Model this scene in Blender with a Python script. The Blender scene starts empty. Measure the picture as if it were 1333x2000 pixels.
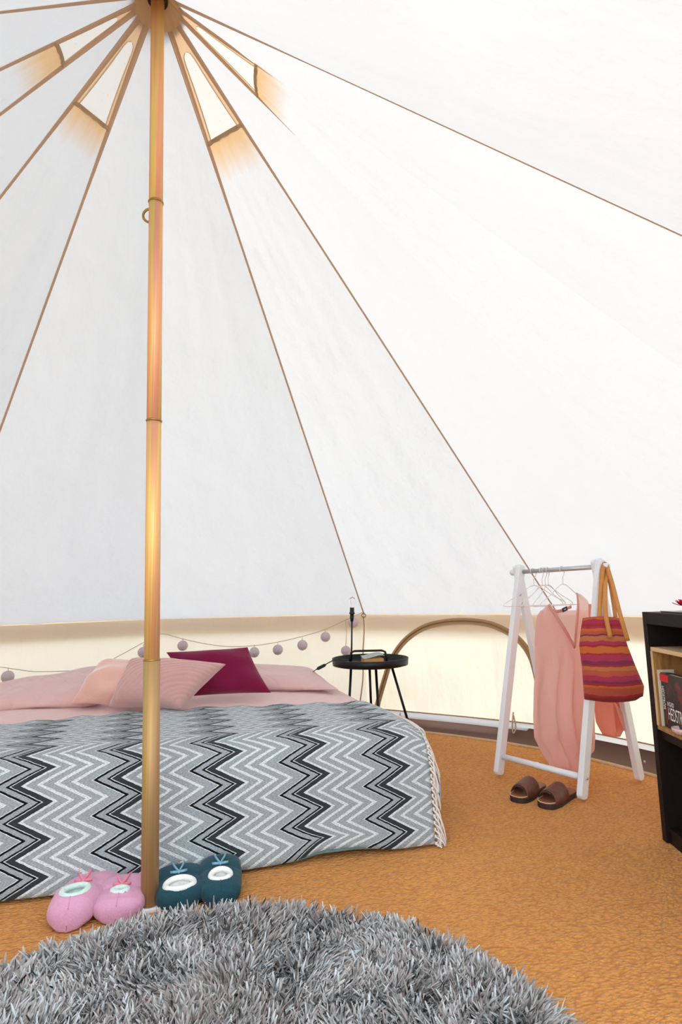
import bpy, bmesh, math, random
import numpy as np
from mathutils import Vector, Matrix, noise as mn
random.seed(7); rng = np.random.default_rng(7)
PI = math.pi
SC = bpy.context.scene
COL = SC.collection
# ------------------------------------------------------------------ camera
F, PITCH, ROLL, YAW, CZ, CD = 1139.05, .137, -.022, .307, .873, 1.872
FW = Vector((math.sin(YAW)*math.cos(PITCH), math.cos(YAW)*math.cos(PITCH), math.sin(PITCH)))
R0 = Vector((math.cos(YAW), -math.sin(YAW), 0)); U0 = R0.cross(FW)
RT = R0*math.cos(ROLL)+U0*math.sin(ROLL); UP = U0*math.cos(ROLL)-R0*math.sin(ROLL)
CAM = Vector((0, -CD, CZ))
cd = bpy.data.cameras.new('camera'); cam = bpy.data.objects.new('camera', cd); COL.objects.link(cam)
cd.sensor_fit = 'VERTICAL'; cd.sensor_height = 36; cd.lens = F*36/2000; cd.clip_start = .02
m = Matrix((RT, UP, -FW)).transposed().to_4x4(); m.translation = CAM; cam.matrix_world = m
SC.camera = cam
# ------------------------------------------------------------------ light
w = bpy.data.worlds.new('sky'); SC.world = w; w.use_nodes = True
bg = w.node_tree.nodes['Background']; bg.inputs[0].default_value = (.84, .93, 1.0, 1); bg.inputs[1].default_value = 4.0
sl = bpy.data.lights.new('sun', 'SUN'); sun = bpy.data.objects.new('sun', sl); COL.objects.link(sun)
sl.energy = 6.9; sl.angle = math.radians(25); sl.color = (1, .95, .86)
az, el = math.radians(112), math.radians(42)
sd = Vector((math.sin(az)*math.cos(el), math.cos(az)*math.cos(el), math.sin(el)))
sun.rotation_euler = sd.to_track_quat('Z', 'Y').to_euler(); sun.location = sd*12
SC.view_settings.view_transform = 'Standard'; SC.view_settings.look = 'None'
SC.view_settings.exposure = 0.0; SC.view_settings.gamma = 1; SC.view_settings.use_curve_mapping = False
SC.cycles.max_bounces = 10; SC.cycles.diffuse_bounces = 6; SC.cycles.glossy_bounces = 4
SC.cycles.sample_clamp_indirect = 8

# ------------------------------------------------------------------ pixel helpers (1333 x 2000 photograph -> points in the place)
def ray(x, y): return FW + RT*((x-666.5)/F) - UP*((y-1000)/F)
def Z(x, y, z=0.): v = ray(x, y); return CAM + v*((z-CZ)/v.z)
def PL(x, y, p0, n): v = ray(x, y); n = Vector(n); return CAM + v*((Vector(p0)-CAM).dot(n)/v.dot(n))

# ------------------------------------------------------------------ object helpers
def tag(o, label=None, cat=None, group=None, kind=None):
    if label: o['label'] = label
    if cat: o['category'] = cat
    if group: o['group'] = group
    if kind: o['kind'] = kind
    return o
def empty(name, loc=(0, 0, 0), **k):
    o = bpy.data.objects.new(name, None); COL.objects.link(o); o.location = loc; o.empty_display_size = .05
    return tag(o, **k)
def link(name, me, m=None, parent=None):
    o = bpy.data.objects.new(name, me); COL.objects.link(o)
    if m: me.materials.append(m)
    if parent:
        o.parent = parent
        o.matrix_parent_inverse = parent_world(parent).inverted()
    return o
def parent_world(p):
    mt = Matrix.Translation(p.location) @ p.rotation_euler.to_matrix().to_4x4()
    if p.parent: mt = parent_world(p.parent) @ p.matrix_parent_inverse @ mt
    return mt
class MB:
    def __init__(s): s.v = []; s.f = []; s.uv = {}
    def add(s, vs, fs):
        b = len(s.v); s.v += [tuple(v) for v in vs]; s.f += [tuple(b+i for i in f) for f in fs]; return b
    def box(s, c, size, ax=None, taper=1.):
        c = Vector(c); hx, hy, hz = [a/2 for a in size]
        X, Y, Zz = ax if ax else (Vector((1, 0, 0)), Vector((0, 1, 0)), Vector((0, 0, 1)))
        vs = [c+X*(i*hx)+Y*(j*hy)+Zz*(k*hz) for k in (-1, 1) for j in (-1, 1) for i in (-1, 1)]
        s.add(vs, [(0, 2, 3, 1), (4, 5, 7, 6), (0, 1, 5, 4), (2, 6, 7, 3), (0, 4, 6, 2), (1, 3, 7, 5)]); return s
    def tube(s, pts, r, n=8, cap=True, flat=1., up=None):
        pts = [Vector(p) for p in pts]; N = len(pts); rs = r if isinstance(r, (list, tuple)) else [r]*N
        prev = None; vs = []
        for i, p in enumerate(pts):
            t = (pts[min(i+1, N-1)]-pts[max(i-1, 0)]).normalized()
            if prev is None:
                a = Vector(up) if up else (Vector((0, 0, 1)) if abs(t.z) < .9 else Vector((1, 0, 0)))
                x = (a-t*a.dot(t)).normalized()
            else: x = (prev-t*prev.dot(t)).normalized()
            prev = x; y = t.cross(x)
            for k in range(n):
                an = 2*PI*k/n; vs.append(p+x*(math.cos(an)*rs[i])+y*(math.sin(an)*rs[i]*flat))
        fs = [(i*n+k, i*n+(k+1) % n, (i+1)*n+(k+1) % n, (i+1)*n+k) for i in range(N-1) for k in range(n)]
        if cap: fs += [tuple(range(n-1, -1, -1)), tuple((N-1)*n+k for k in range(n))]
        s.add(vs, fs); return s
    def lathe(s, prof, c=(0, 0, 0), n=32, cap=True):
        c = Vector(c); vs = [c+Vector((r*math.cos(2*PI*k/n), r*math.sin(2*PI*k/n), z)) for r, z in prof for k in range(n)]
        N = len(prof); fs = [(i*n+k, i*n+(k+1) % n, (i+1)*n+(k+1) % n, (i+1)*n+k) for i in range(N-1) for k in range(n)]
        if cap: fs += [tuple(range(n-1, -1, -1)), tuple((N-1)*n+k for k in range(n))]
        s.add(vs, fs); return s
    def ball(s, c, r, n=12, sc=(1, 1, 1)):
        c = Vector(c); prof = [(max(1e-4, math.sin(PI*i/n)), -math.cos(PI*i/n)) for i in range(n+1)]; m = n+4
        vs = [c+Vector((a*math.cos(2*PI*k/m)*r*sc[0], a*math.sin(2*PI*k/m)*r*sc[1], z*r*sc[2])) for a, z in prof for k in range(m)]
        fs = [(i*m+k, i*m+(k+1) % m, (i+1)*m+(k+1) % m, (i+1)*m+k) for i in range(n) for k in range(m)]
        s.add(vs, fs); return s
    def grid(s, fn, nu, nv, uvfn=None, closed=False):
        b = len(s.v)
        for j in range(nv+1):
            for i in range(nu+1):
                s.v.append(tuple(fn(i/nu, j/nv)))
                s.uv[b+j*(nu+1)+i] = uvfn(i/nu, j/nv) if uvfn else (i/nu, j/nv)
        for j in range(nv):
            for i in range(nu):
                a = b+j*(nu+1)+i; s.f.append((a, a+1, a+nu+2, a+nu+1))
        return s
    def build(s, name, m=None, parent=None, smooth=True, bevel=0, solid=0, sub=0, weld=False):
        me = bpy.data.meshes.new(name); me.from_pydata(s.v, [], s.f); me.update()
        if s.uv:
            ul = me.uv_layers.new(name='UVMap')
            for l in me.loops: ul.data[l.index].uv = s.uv.get(l.vertex_index, (0, 0))
        if weld:
            bm = bmesh.new(); bm.from_mesh(me); bmesh.ops.remove_doubles(bm, verts=bm.verts, dist=1e-5)
            bmesh.ops.recalc_face_normals(bm, faces=bm.faces); bm.to_mesh(me); bm.free()
        if smooth: me.polygons.foreach_set('use_smooth', [True]*len(me.polygons))
        o = link(name, me, m, parent)
        if bevel:
            b = o.modifiers.new('bevel', 'BEVEL'); b.width = bevel; b.segments = 2; b.limit_method = 'ANGLE'; b.angle_limit = .6
            if smooth: me.polygons.foreach_set('use_smooth', [False]*len(me.polygons))
        if solid:
            b = o.modifiers.new('thickness', 'SOLIDIFY'); b.thickness = solid; b.offset = -1
        if sub:
            b = o.modifiers.new('smooth', 'SUBSURF'); b.levels = sub; b.render_levels = sub
        return o
def bez(pts, n=8):
    """Catmull-Rom through points"""
    P = [Vector(p) for p in pts]; P = [P[0]*2-P[1]]+P+[P[-1]*2-P[-2]]; out = []
    for i in range(1, len(P)-2):
        for k in range(n):
            t = k/n; a, b, c, d = P[i-1:i+3]
            out.append(.5*((2*b)+(c-a)*t+(2*a-5*b+4*c-d)*t*t+(3*b-a-3*c+d)*t**3))
    out.append(P[-2]); return out
def lerp(a, b, t): return a+(b-a)*t
def interp(x, xs, ys): return float(np.interp(x, xs, ys))
def sm(a, b, x): t = min(1, max(0, (x-a)/(b-a))); return t*t*(3-2*t)
def nz(x, y, z=0.): return mn.noise(Vector((x, y, z)))

# ------------------------------------------------------------------ materials
def srgb(r, g, b):
    f = lambda c: (c/255/12.92) if c <= 10 else ((c/255+.055)/1.055)**2.4
    return (f(r), f(g), f(b), 1)
class NT:
    def __init__(s, name):
        s.m = bpy.data.materials.new(name); s.m.use_nodes = True; s.t = s.m.node_tree; s.t.nodes.clear()
        s.out = s.n('ShaderNodeOutputMaterial')
    def n(s, typ, **k):
        nd = s.t.nodes.new(typ)
        for a, b in k.items(): setattr(nd, a, b)
        return nd
    def l(s, a, b): s.t.links.new(a, b)
    def math(s, op, a, b=None, c=None):
        nd = s.n('ShaderNodeMath', operation=op)
        for i, x in enumerate((a, b, c)):
            if x is None: continue
            if isinstance(x, (int, float)): nd.inputs[i].default_value = x
            else: s.l(x, nd.inputs[i])
        return nd.outputs[0]
    def ramp(s, fac, stops, interp='LINEAR'):
        nd = s.n('ShaderNodeValToRGB'); cr = nd.color_ramp; cr.interpolation = interp
        while len(cr.elements) > 1: cr.elements.remove(cr.elements[0])
        cr.elements[0].position = stops[0][0]; cr.elements[0].color = stops[0][1]
        for p, c in stops[1:]: cr.elements.new(p).color = c
        s.l(fac, nd.inputs[0]); return nd.outputs[0]
    def mix(s, fac, a, b, bt='MIX'):
        nd = s.n('ShaderNodeMix', data_type='RGBA', blend_type=bt)
        for i, x in ((0, fac), (6, a), (7, b)):
            if isinstance(x, (int, float, tuple)): nd.inputs[i].default_value = x
            else: s.l(x, nd.inputs[i])
        return nd.outputs[2]
    def noise(s, scale, detail=3, co='Object', vec=None, stretch=None, rough=.5):
        nd = s.n('ShaderNodeTexNoise'); nd.inputs['Scale'].default_value = scale; nd.inputs['Detail'].default_value = detail
        nd.inputs['Roughness'].default_value = rough
        v = vec if vec is not None else s.co(co)
        if stretch:
            mp = s.n('ShaderNodeMapping'); mp.inputs['Scale'].default_value = stretch; s.l(v, mp.inputs[0]); v = mp.outputs[0]
        s.l(v, nd.inputs['Vector']); return nd.outputs[0]
    def co(s, which='Object'):
        if not hasattr(s, 'tc'): s.tc = s.n('ShaderNodeTexCoord')
        return s.tc.outputs[which]
    def bump(s, h, strength=.5, dist=.01, nrm=None):
        nd = s.n('ShaderNodeBump'); nd.inputs['Strength'].default_value = strength; nd.inputs['Distance'].default_value = dist
        s.l(h, nd.inputs['Height'])
        if nrm is not None: s.l(nrm, nd.inputs['Normal'])
        return nd.outputs[0]
    def pbr(s, col, rough=.6, metal=0., nrm=None, sheen=0., spec=.5, **k):
        b = s.n('ShaderNodeBsdfPrincipled')
        for nm, x in (('Base Color', col), ('Roughness', rough), ('Metallic', metal), ('Sheen Weight', sheen), ('Specular IOR Level', spec)):
            if isinstance(x, (int, float, tuple)): b.inputs[nm].default_value = x
            else: s.l(x, b.inputs[nm])
        for nm, x in k.items(): b.inputs[nm.replace('_', ' ')].default_value = x
        if nrm is not None: s.l(nrm, b.inputs['Normal'])
        s.l(b.outputs[0], s.out.inputs[0]); return s.m
    def cloth(s, c_ref, c_tr, fac=.5, nrm=None, alpha=None):
        d = s.n('ShaderNodeBsdfDiffuse'); t = s.n('ShaderNodeBsdfTranslucent'); mx = s.n('ShaderNodeMixShader')
        for nd, c in ((d, c_ref), (t, c_tr)):
            if isinstance(c, tuple): nd.inputs[0].default_value = c
            else: s.l(c, nd.inputs[0])
            if nrm is not None: s.l(nrm, nd.inputs['Normal'])
        mx.inputs[0].default_value = fac; s.l(d.outputs[0], mx.inputs[1]); s.l(t.outputs[0], mx.inputs[2])
        o = mx.outputs[0]
        if alpha is not None:
            tp = s.n('ShaderNodeBsdfTransparent'); m2 = s.n('ShaderNodeMixShader')
            if isinstance(alpha, (int, float)): m2.inputs[0].default_value = alpha
            else: s.l(alpha, m2.inputs[0])
            s.l(tp.outputs[0], m2.inputs[1]); s.l(o, m2.inputs[2]); o = m2.outputs[0]
        s.l(o, s.out.inputs[0]); return s.m
def plain(name, rgb, rough=.6, metal=0., bump=0., bscale=80, var=.0, sheen=0., spec=.5):
    t = NT(name); c = srgb(*rgb); nrm = None
    if bump: nrm = t.bump(t.noise(bscale, 4), bump, .004)
    if var:
        c = t.mix(t.noise(bscale*.25, 4), tuple(x*(1-var) for x in c[:3])+(1,), tuple(min(1, x*(1+var)) for x in c[:3])+(1,))
    return t.pbr(c, rough, metal, nrm, sheen, spec)
M = {}
def canvas(name, ref, tr, fac=.5, tan_fade=False, fold=.5):
    t = NT(name); weave = t.noise(900, 2); fold_n = t.noise(3.2, 5, stretch=(1, 1, .35))
    n1 = t.bump(fold_n, fold, .06); n2 = t.bump(weave, .25, .0012, n1)
    blot = t.noise(2.2, 4)
    c = t.mix(blot, tuple(x*.95 for x in tr[:3])+(1,), tr); c = t.mix(t.math('MULTIPLY', weave, .16), c, (.55, .55, .55, 1))
    r = ref
    if tan_fade:   # tan tint just under the vent opening, fading down in uneven tongues
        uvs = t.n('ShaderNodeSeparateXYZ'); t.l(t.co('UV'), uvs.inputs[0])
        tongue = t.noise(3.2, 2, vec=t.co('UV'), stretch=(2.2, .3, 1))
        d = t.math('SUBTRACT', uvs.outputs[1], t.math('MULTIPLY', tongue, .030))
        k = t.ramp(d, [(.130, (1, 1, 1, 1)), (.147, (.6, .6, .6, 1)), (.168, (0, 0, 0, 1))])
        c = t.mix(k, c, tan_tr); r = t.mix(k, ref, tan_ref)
    return t.cloth(r, c, fac, n2)
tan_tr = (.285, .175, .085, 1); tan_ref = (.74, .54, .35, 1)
M['canvas'] = canvas('roof canvas', (.80, .80, .79, 1), (.246, .248, .257, 1))
M['canvas_vent'] = canvas('vented roof canvas', (.80, .80, .79, 1), (.246, .248, .257, 1), tan_fade=True, fold=.8)
M['wall_canvas'] = canvas('wall canvas', (.84, .79, .71, 1), (.51, .445, .365, 1), fold=.9)  # warmer than the roof: light bounced off the ground is put into this colour
M['seam'] = canvas('seam tape', (.74, .52, .36, 1), (.26, .155, .085, 1), .4, fold=.1)
M['seam_pale'] = canvas('felled canvas seam', (.80, .79, .76, 1), (.262, .258, .255, 1), .5, fold=.1)
M['tan'] = canvas('doubled tan cloth', tan_ref, tan_tr, .45, fold=.4)
M['valance'] = canvas('valance cloth', (.85, .60, .36, 1), (.44, .27, .12, 1), .5, fold=.2)
M['zip'] = canvas('zip tape', (.54, .37, .21, 1), (.20, .12, .055, 1), .3, fold=.1)
M['mud'] = canvas('mud flap', (.85, .85, .86, 1), (.5, .5, .52, 1), .3, fold=.4)
def mesh_mat():
    t = NT('insect mesh'); v = t.noise(260, 1); sp = t.n('ShaderNodeTexVoronoi'); sp.inputs['Scale'].default_value = 38
    t.l(t.co(), sp.inputs['Vector'])
    k = t.ramp(sp.outputs[0], [(.05, (.35, .33, .34, 1)), (.10, (1, 1, 1, 1))])
    c = t.mix(1., (.42, .41, .39, 1), k, 'MULTIPLY'); return t.cloth((.75, .73, .7, 1), c, .32)
M['mesh'] = mesh_mat()
def coir():
    t = NT('coir carpet'); mp = t.n('ShaderNodeMapping'); mp.inputs['Rotation'].default_value = (0, 0, .6); mp.inputs['Scale'].default_value = (1, 1.9, 1)
    dn = t.n('ShaderNodeVectorMath', operation='MULTIPLY_ADD')
    nn = t.n('ShaderNodeTexNoise'); nn.inputs['Scale'].default_value = 22; t.l(t.co(), nn.inputs['Vector'])
    t.l(nn.outputs['Color'], dn.inputs[0]); dn.inputs[1].default_value = (.02, .02, 0); t.l(t.co(), dn.inputs[2]); t.l(dn.outputs[0], mp.inputs[0])
    v = t.n('ShaderNodeTexVoronoi'); v.inputs['Scale'].default_value = 72; t.l(mp.outputs[0], v.inputs['Vector'])
    fib = t.noise(420, 3); big = t.noise(1.7, 4)
    h = t.math('SUBTRACT', t.math('MULTIPLY', fib, .35), v.outputs['Distance'])
    c = t.ramp(v.outputs['Distance'], [(.0, (.94, .43, .105, 1)), (.45, (.82, .325, .058, 1)), (.8, (.60, .205, .032, 1))])
    c = t.mix(t.math('MULTIPLY', fib, .5), c, (.82, .35, .07, 1))
    c = t.mix(1., c, t.ramp(big, [(.3, (.88, .86, .82, 1)), (.7, (1.0, 1.0, 1.0, 1))]), 'MULTIPLY')
    return t.pbr(c, .9, 0, t.bump(h, .9, .013), .15, .2)
M['coir'] = coir()
M['binding'] = plain('carpet binding', (196, 160, 118), .9, bump=.5, bscale=200, var=.2)
M['groundsheet'] = plain('brown groundsheet', (92, 60, 46), .55, bump=.6, bscale=9, var=.3)
M['grass'] = plain('grass', (158, 150, 118), .9, bump=1, bscale=20, var=.4)
def steel(dull=False):
    t = NT('yellow zinc passivated steel'); s = t.n('ShaderNodeSeparateXYZ'); t.l(t.co(), s.inputs[0])
    an = t.math('ARCTAN2', s.outputs[1], s.outputs[0])
    cv = t.n('ShaderNodeCombineXYZ'); t.l(t.math('MULTIPLY', t.math('COSINE', an), 1.5), cv.inputs[0]); t.l(t.math('MULTIPLY', t.math('SINE', an), 1.5), cv.inputs[1]); t.l(t.math('MULTIPLY', s.outputs[2], .42), cv.inputs[2])
    n = t.noise(1.9, 3, vec=cv.outputs[0], rough=.6)
    st = t.noise(6, 3, vec=cv.outputs[0], stretch=(1, 1, .1))
    k = t.math('ADD', t.math('MULTIPLY', n, .8), t.math('MULTIPLY', st, .2))
    c = t.ramp(k, [(.30, (.20, .42, .22, 1)), (.38, (.78, .70, .12, 1)), (.45, (.90, .52, .10, 1)), (.52, (.90, .33, .15, 1)), (.58, (.88, .30, .28, 1)), (.64, (.85, .62, .12, 1)), (.70, (.45, .60, .20, 1))])
    c = t.mix(.30, c, (.80, .56, .36, 1))
    if dull: c = t.mix(.62, c, (.22, .16, .07, 1))
    return t.pbr(c, .58, .5, t.bump(st, .05, .002))
M['steel'] = steel(); M['steel_dull'] = steel(True)
M['brass'] = plain('brass', (170, 135, 80), .35, .9)
M['black'] = plain('black powder-coated steel', (14, 14, 15), .42, 0, spec=.35)
M['blackplastic'] = plain('black plastic', (14, 14, 15), .45)
M['white_wood'] = plain('white painted wood', (228, 230, 234), .45, bump=.08, bscale=60, var=.03)
M['rod'] = plain('grey steel rod', (190, 190, 194), .45, .7)
M['white_wire'] = plain('white coated wire', (225, 220, 218), .4)
M['dark_wood'] = plain('black brown veneer', (27, 19, 18), .5, bump=.1, bscale=90, var=.3, spec=.15)
M['inner_black'] = plain('black brown inner board', (9, 8, 8), .7, spec=.2)
def oak():
    t = NT('golden wood'); n = t.noise(9, 5, stretch=(6, 6, .8)); c = t.ramp(n, [(.3, srgb(128, 90, 44)), (.55, srgb(170, 126, 70)), (.75, srgb(104, 70, 32))])
    return t.pbr(c, .5, 0, t.bump(n, .1, .002))
M['oak'] = oak()
M['oak_pale'] = plain('pale wood edge', (214, 180, 136), .5, var=.1, bscale=60)
def fabric(name, rgb, b=.35, bs=500, wr=.5, ws=5, sheen=.3, rough=.9, var=.06, wd=.03):
    t = NT(name); c = srgb(*rgb); fine = t.noise(bs, 2); big = t.noise(ws, 4)
    n1 = t.bump(big, wr, wd); n2 = t.bump(fine, b, .0015, n1)
    cc = t.mix(fine, tuple(x*(1-var) for x in c[:3])+(1,), tuple(min(1, x*(1+var)) for x in c[:3])+(1,))
    return t.pbr(cc, rough, 0, n2, sheen, .2)
M['quilt'] = fabric('pink brushed quilt', (220, 182, 177), wr=.7, ws=6)
def diamond():
    t = NT('pink diamond-stitched cover'); uv = t.n('ShaderNodeSeparateXYZ'); t.l(t.co('UV'), uv.inputs[0])
    a = t.math('ADD', t.math('MULTIPLY', uv.outputs[0], 6.), t.math('MULTIPLY', uv.outputs[1], 2.6))
    b = t.math('SUBTRACT', t.math('MULTIPLY', uv.outputs[0], 6.), t.math('MULTIPLY', uv.outputs[1], 2.6))
    f = lambda x: t.math('PINGPONG', x, .5)
    h = t.math('MINIMUM', f(a), f(b)); h2 = t.math('MINIMUM', h, .13)
    n0 = t.bump(h2, .35, .05); n1 = t.bump(t.noise(7, 4), .5, .03, n0)
    return t.pbr(srgb(214, 176, 172), .9, 0, t.bump(t.noise(500, 2), .3, .0015, n1), .3, .2)
M['diamond'] = diamond()
M['peach'] = fabric('peach plush', (222, 174, 160), b=.8, bs=220, sheen=.8)
M['ribpink'] = fabric('dusty pink ribbed velvet', (196, 152, 146), b=.4, sheen=.6)
M['wine'] = fabric('burgundy velvet', (116, 10, 56), b=.5, bs=260, sheen=.25, wr=.3, ws=8)
def print_cloth():
    t = NT('purple and sky printed sheet'); v = t.n('ShaderNodeTexVoronoi'); v.inputs['Scale'].default_value = 8.5; v.feature = 'SMOOTH_F1'
    dn = t.n('ShaderNodeVectorMath', operation='MULTIPLY_ADD'); nn = t.n('ShaderNodeTexNoise'); nn.inputs['Scale'].default_value = 9
    t.l(t.co(), nn.inputs['Vector']); t.l(nn.outputs['Color'], dn.inputs[0]); dn.inputs[1].default_value = (.08, .08, .08); t.l(t.co(), dn.inputs[2]); t.l(dn.outputs[0], v.inputs['Vector'])
    c = t.ramp(v.outputs['Distance'], [(0, srgb(92, 84, 140)), (.34, srgb(78, 70, 126)), (.36, srgb(190, 205, 230)), (.47, srgb(150, 185, 225)), (.5, srgb(62, 52, 100)), (.7, srgb(54, 46, 92)), (.72, srgb(196, 170, 200))])
    return t.pbr(c, .85, 0, t.bump(t.noise(10, 3), .3, .02), .2, .2)
M['print'] = print_cloth()
def throw_mat():
    t = NT('grey zigzag woven throw'); s = t.n('ShaderNodeSeparateXYZ'); t.l(t.co('UV'), s.inputs[0])
    wob = t.noise(60, 2, vec=t.co('UV'))
    v = t.math('ADD', s.outputs[1], t.math('MULTIPLY', wob, .004))
    tri = t.math('MULTIPLY', t.math('PINGPONG', v, .0505), 1.88)
    x = t.math('FRACT', t.math('DIVIDE', t.math('ADD', t.math('SUBTRACT', s.outputs[0], tri), 3.325), .286))
    Lt, G, Dk, Bk = srgb(200, 206, 208), srgb(146, 153, 157), srgb(46, 52, 56), srgb(8, 10, 12)
    st = [(0, Lt), (.014, Bk), (.056, G), (.15, Bk), (.186, Lt), (.2, Dk), (.30, Lt), (.345, G), (.45, Lt), (.505, G), (.62, Lt), (.68, G), (.79, Lt), (.85, G), (.95, G)]
    c = t.ramp(x, st, 'CONSTANT')
    # weft flecks: fine diagonal twill
    mp = t.n('ShaderNodeMapping'); mp.inputs['Rotation'].default_value = (0, 0, .5); mp.inputs['Scale'].default_value = (160, 620, 1); t.l(t.co('UV'), mp.inputs[0])
    fl = t.n('ShaderNodeTexNoise'); fl.inputs['Scale'].default_value = 1; fl.inputs['Detail'].default_value = 2; t.l(mp.outputs[0], fl.inputs['Vector'])
    k = t.ramp(fl.outputs[0], [(.42, (0, 0, 0, 1)), (.62, (1, 1, 1, 1))])
    c = t.mix(1., c, t.mix(k, (.86, .86, .86, 1), (1.28, 1.28, 1.27, 1)), 'MULTIPLY')
    k2 = t.ramp(fl.outputs[0], [(.36, (1, 1, 1, 1)), (.46, (0, 0, 0, 1))])
    c = t.mix(t.math('MULTIPLY', k2, .22), c, srgb(60, 66, 70))
    return t.pbr(c, .95, 0, t.bump(fl.outputs[0], .5, .003), .1, .1)
M['throw'] = throw_mat()
M['fringe'] = fabric('cream fringe yarn', (224, 214, 206), wr=0.1)
M['lining'] = plain('pale teal striped hem', (110, 150, 160), .9, bump=.3, bscale=200, var=.4)
M['pinkplush'] = fabric('pink plush', (206, 150, 178), b=.9, bs=260, ws=14, sheen=.2, wr=.4, var=.12, wd=.012)
M['tealplush'] = fabric('petrol plush', (30, 68, 80), b=.9, bs=260, ws=14, sheen=.12, wr=.5, var=.25, wd=.012)
M['fleece'] = fabric('white fleece', (236, 236, 232), b=1, bs=240, ws=60, wr=.8, sheen=.6, wd=.006)
M['mintfleece'] = fabric('pale mint fleece', (206, 226, 220), b=1, bs=240, ws=60, wr=.8, sheen=.6, wd=.006)
M['pinkribbon'] = plain('pink satin ribbon', (232, 130, 150), .35)
M['blueribbon'] = plain('blue satin ribbon', (120, 165, 185), .35)
M['cork'] = plain('slipper sole', (70, 60, 60), .8)
M['leather'] = plain('brown leather', (98, 54, 38), .45, bump=.4, bscale=120, var=.25)
M['leather_dark'] = plain('dark leather lining', (58, 34, 26), .7, bump=.3, bscale=120, var=.2)
M['insole'] = plain('tan insole', (140, 84, 54), .5, bump=.2, bscale=90, var=.15)
M['sole'] = plain('dark sandal sole', (52, 34, 30), .7)
M['stitch'] = plain('pale stitching', (226, 206, 170), .8)
M['ball'] = fabric('lilac grey cotton thread', (196, 180, 184), b=1, bs=160, ws=40, wr=.6, sheen=.2, wd=.006)
M['wire'] = plain('beige light cord', (186, 165, 138), .7)
M['paper'] = plain('orange page block', (216, 156, 96), .9, bump=.3, bscale=200, var=.1)
M['cover'] = plain('grey green book cover', (178, 190, 184), .5, var=.25, bscale=60)
M['strap'] = plain('tan leather strap', (196, 130, 62), .55, bump=.2, bscale=90, var=.15)
def sheer(name, rgb, fac=.45, alpha=.92):
    t = NT(name); c = srgb(*rgb); n = t.bump(t.noise(18, 4, stretch=(1, 1, .15)), .5, .012); n = t.bump(t.noise(700, 1), .25, .0012, n)
    return t.cloth(c, tuple(min(1, x*1.05) for x in c[:3])+(1,), fac, n, alpha)
M['dress'] = sheer('sheer rose viscose', (242, 202, 194), .58, .80)
M['dress_band'] = sheer('rose neck band', (238, 190, 180), .45, .99)
M['coral'] = sheer('coral viscose', (242, 172, 150), .45, .96)
M['bulb'] = None
t = NT('clear bulb glass'); M['bulb'] = t.pbr((1, .97, .95, 1), .03, 0, None, 0, .5, Transmission_Weight=1., IOR=1.12)
def bag_mat():
    t = NT('striped madras cloth'); s = t.n('ShaderNodeSeparateXYZ'); t.l(t.co('UV'), s.inputs[0])
    nn = t.noise(5, 2, vec=t.co('UV')); v = t.math('ADD', s.outputs[1], t.math('MULTIPLY', t.math('SUBTRACT', nn, .5), .05))
    O, C_, P, R, U, A = srgb(190, 106, 46), srgb(176, 84, 66), srgb(156, 42, 84), srgb(146, 28, 54), srgb(86, 34, 82), srgb(178, 116, 70)
    st = [(0, srgb(110, 28, 42)), (.04, R), (.07, C_), (.16, O), (.18, R), (.21, U), (.235, P), (.30, C_), (.36, A), (.41, R), (.43, U), (.475, P), (.55, R), (.57, O), (.645, R), (.67, P), (.71, A), (.77, U), (.79, C_), (.83, O), (.86, P), (.885, R), (.92, P), (.965, O), (.985, C_)]
    c = t.ramp(v, st, 'CONSTANT')
    th = t.noise(1, 2, vec=t.co('UV'), stretch=(14, 420, 1)); c = t.mix(t.math('MULTIPLY', th, .45), c, srgb(190, 84, 60))
    wv = t.noise(420, 2)
    return t.pbr(c, .9, 0, t.bump(wv, .5, .002, t.bump(t.noise(12, 3), .5, .015)), .1, .15)
M['bag'] = bag_mat()
M['text_white'] = plain('white print', (230, 230, 228), .6)
M['red'] = plain('red print', (206, 24, 34), .5)
def cover_mat():
    t = NT('dark thriller cover'); n = t.noise(14, 3); c = t.ramp(n, [(.3, srgb(8, 10, 12)), (.56, srgb(18, 20, 22)), (.66, srgb(120, 20, 28)), (.72, srgb(60, 60, 62))])
    return t.pbr(c, .3, 0)
M['thriller'] = cover_mat()
M['darkred'] = plain('dark red cover', (120, 16, 26), .4)
M['pages'] = plain('book pages', (206, 196, 176), .9, bump=.3, bscale=300)
M['shell'] = plain('pale pink ribbed glass', (214, 184, 182), .2, var=.2, bscale=50)
M['petal'] = plain('crimson petal', (196, 24, 58), .5, var=.25, bscale=60)
M['leaf'] = plain('green leaf', (52, 92, 44), .5, var=.2)
M['mag'] = plain('dark glossy magazine cover', (22, 22, 26), .2)
M['glass'] = NT('clear glass').pbr((1, 1, 1, 1), .02, 0, None, 0, .5, Transmission_Weight=1., IOR=1.3)

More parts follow.
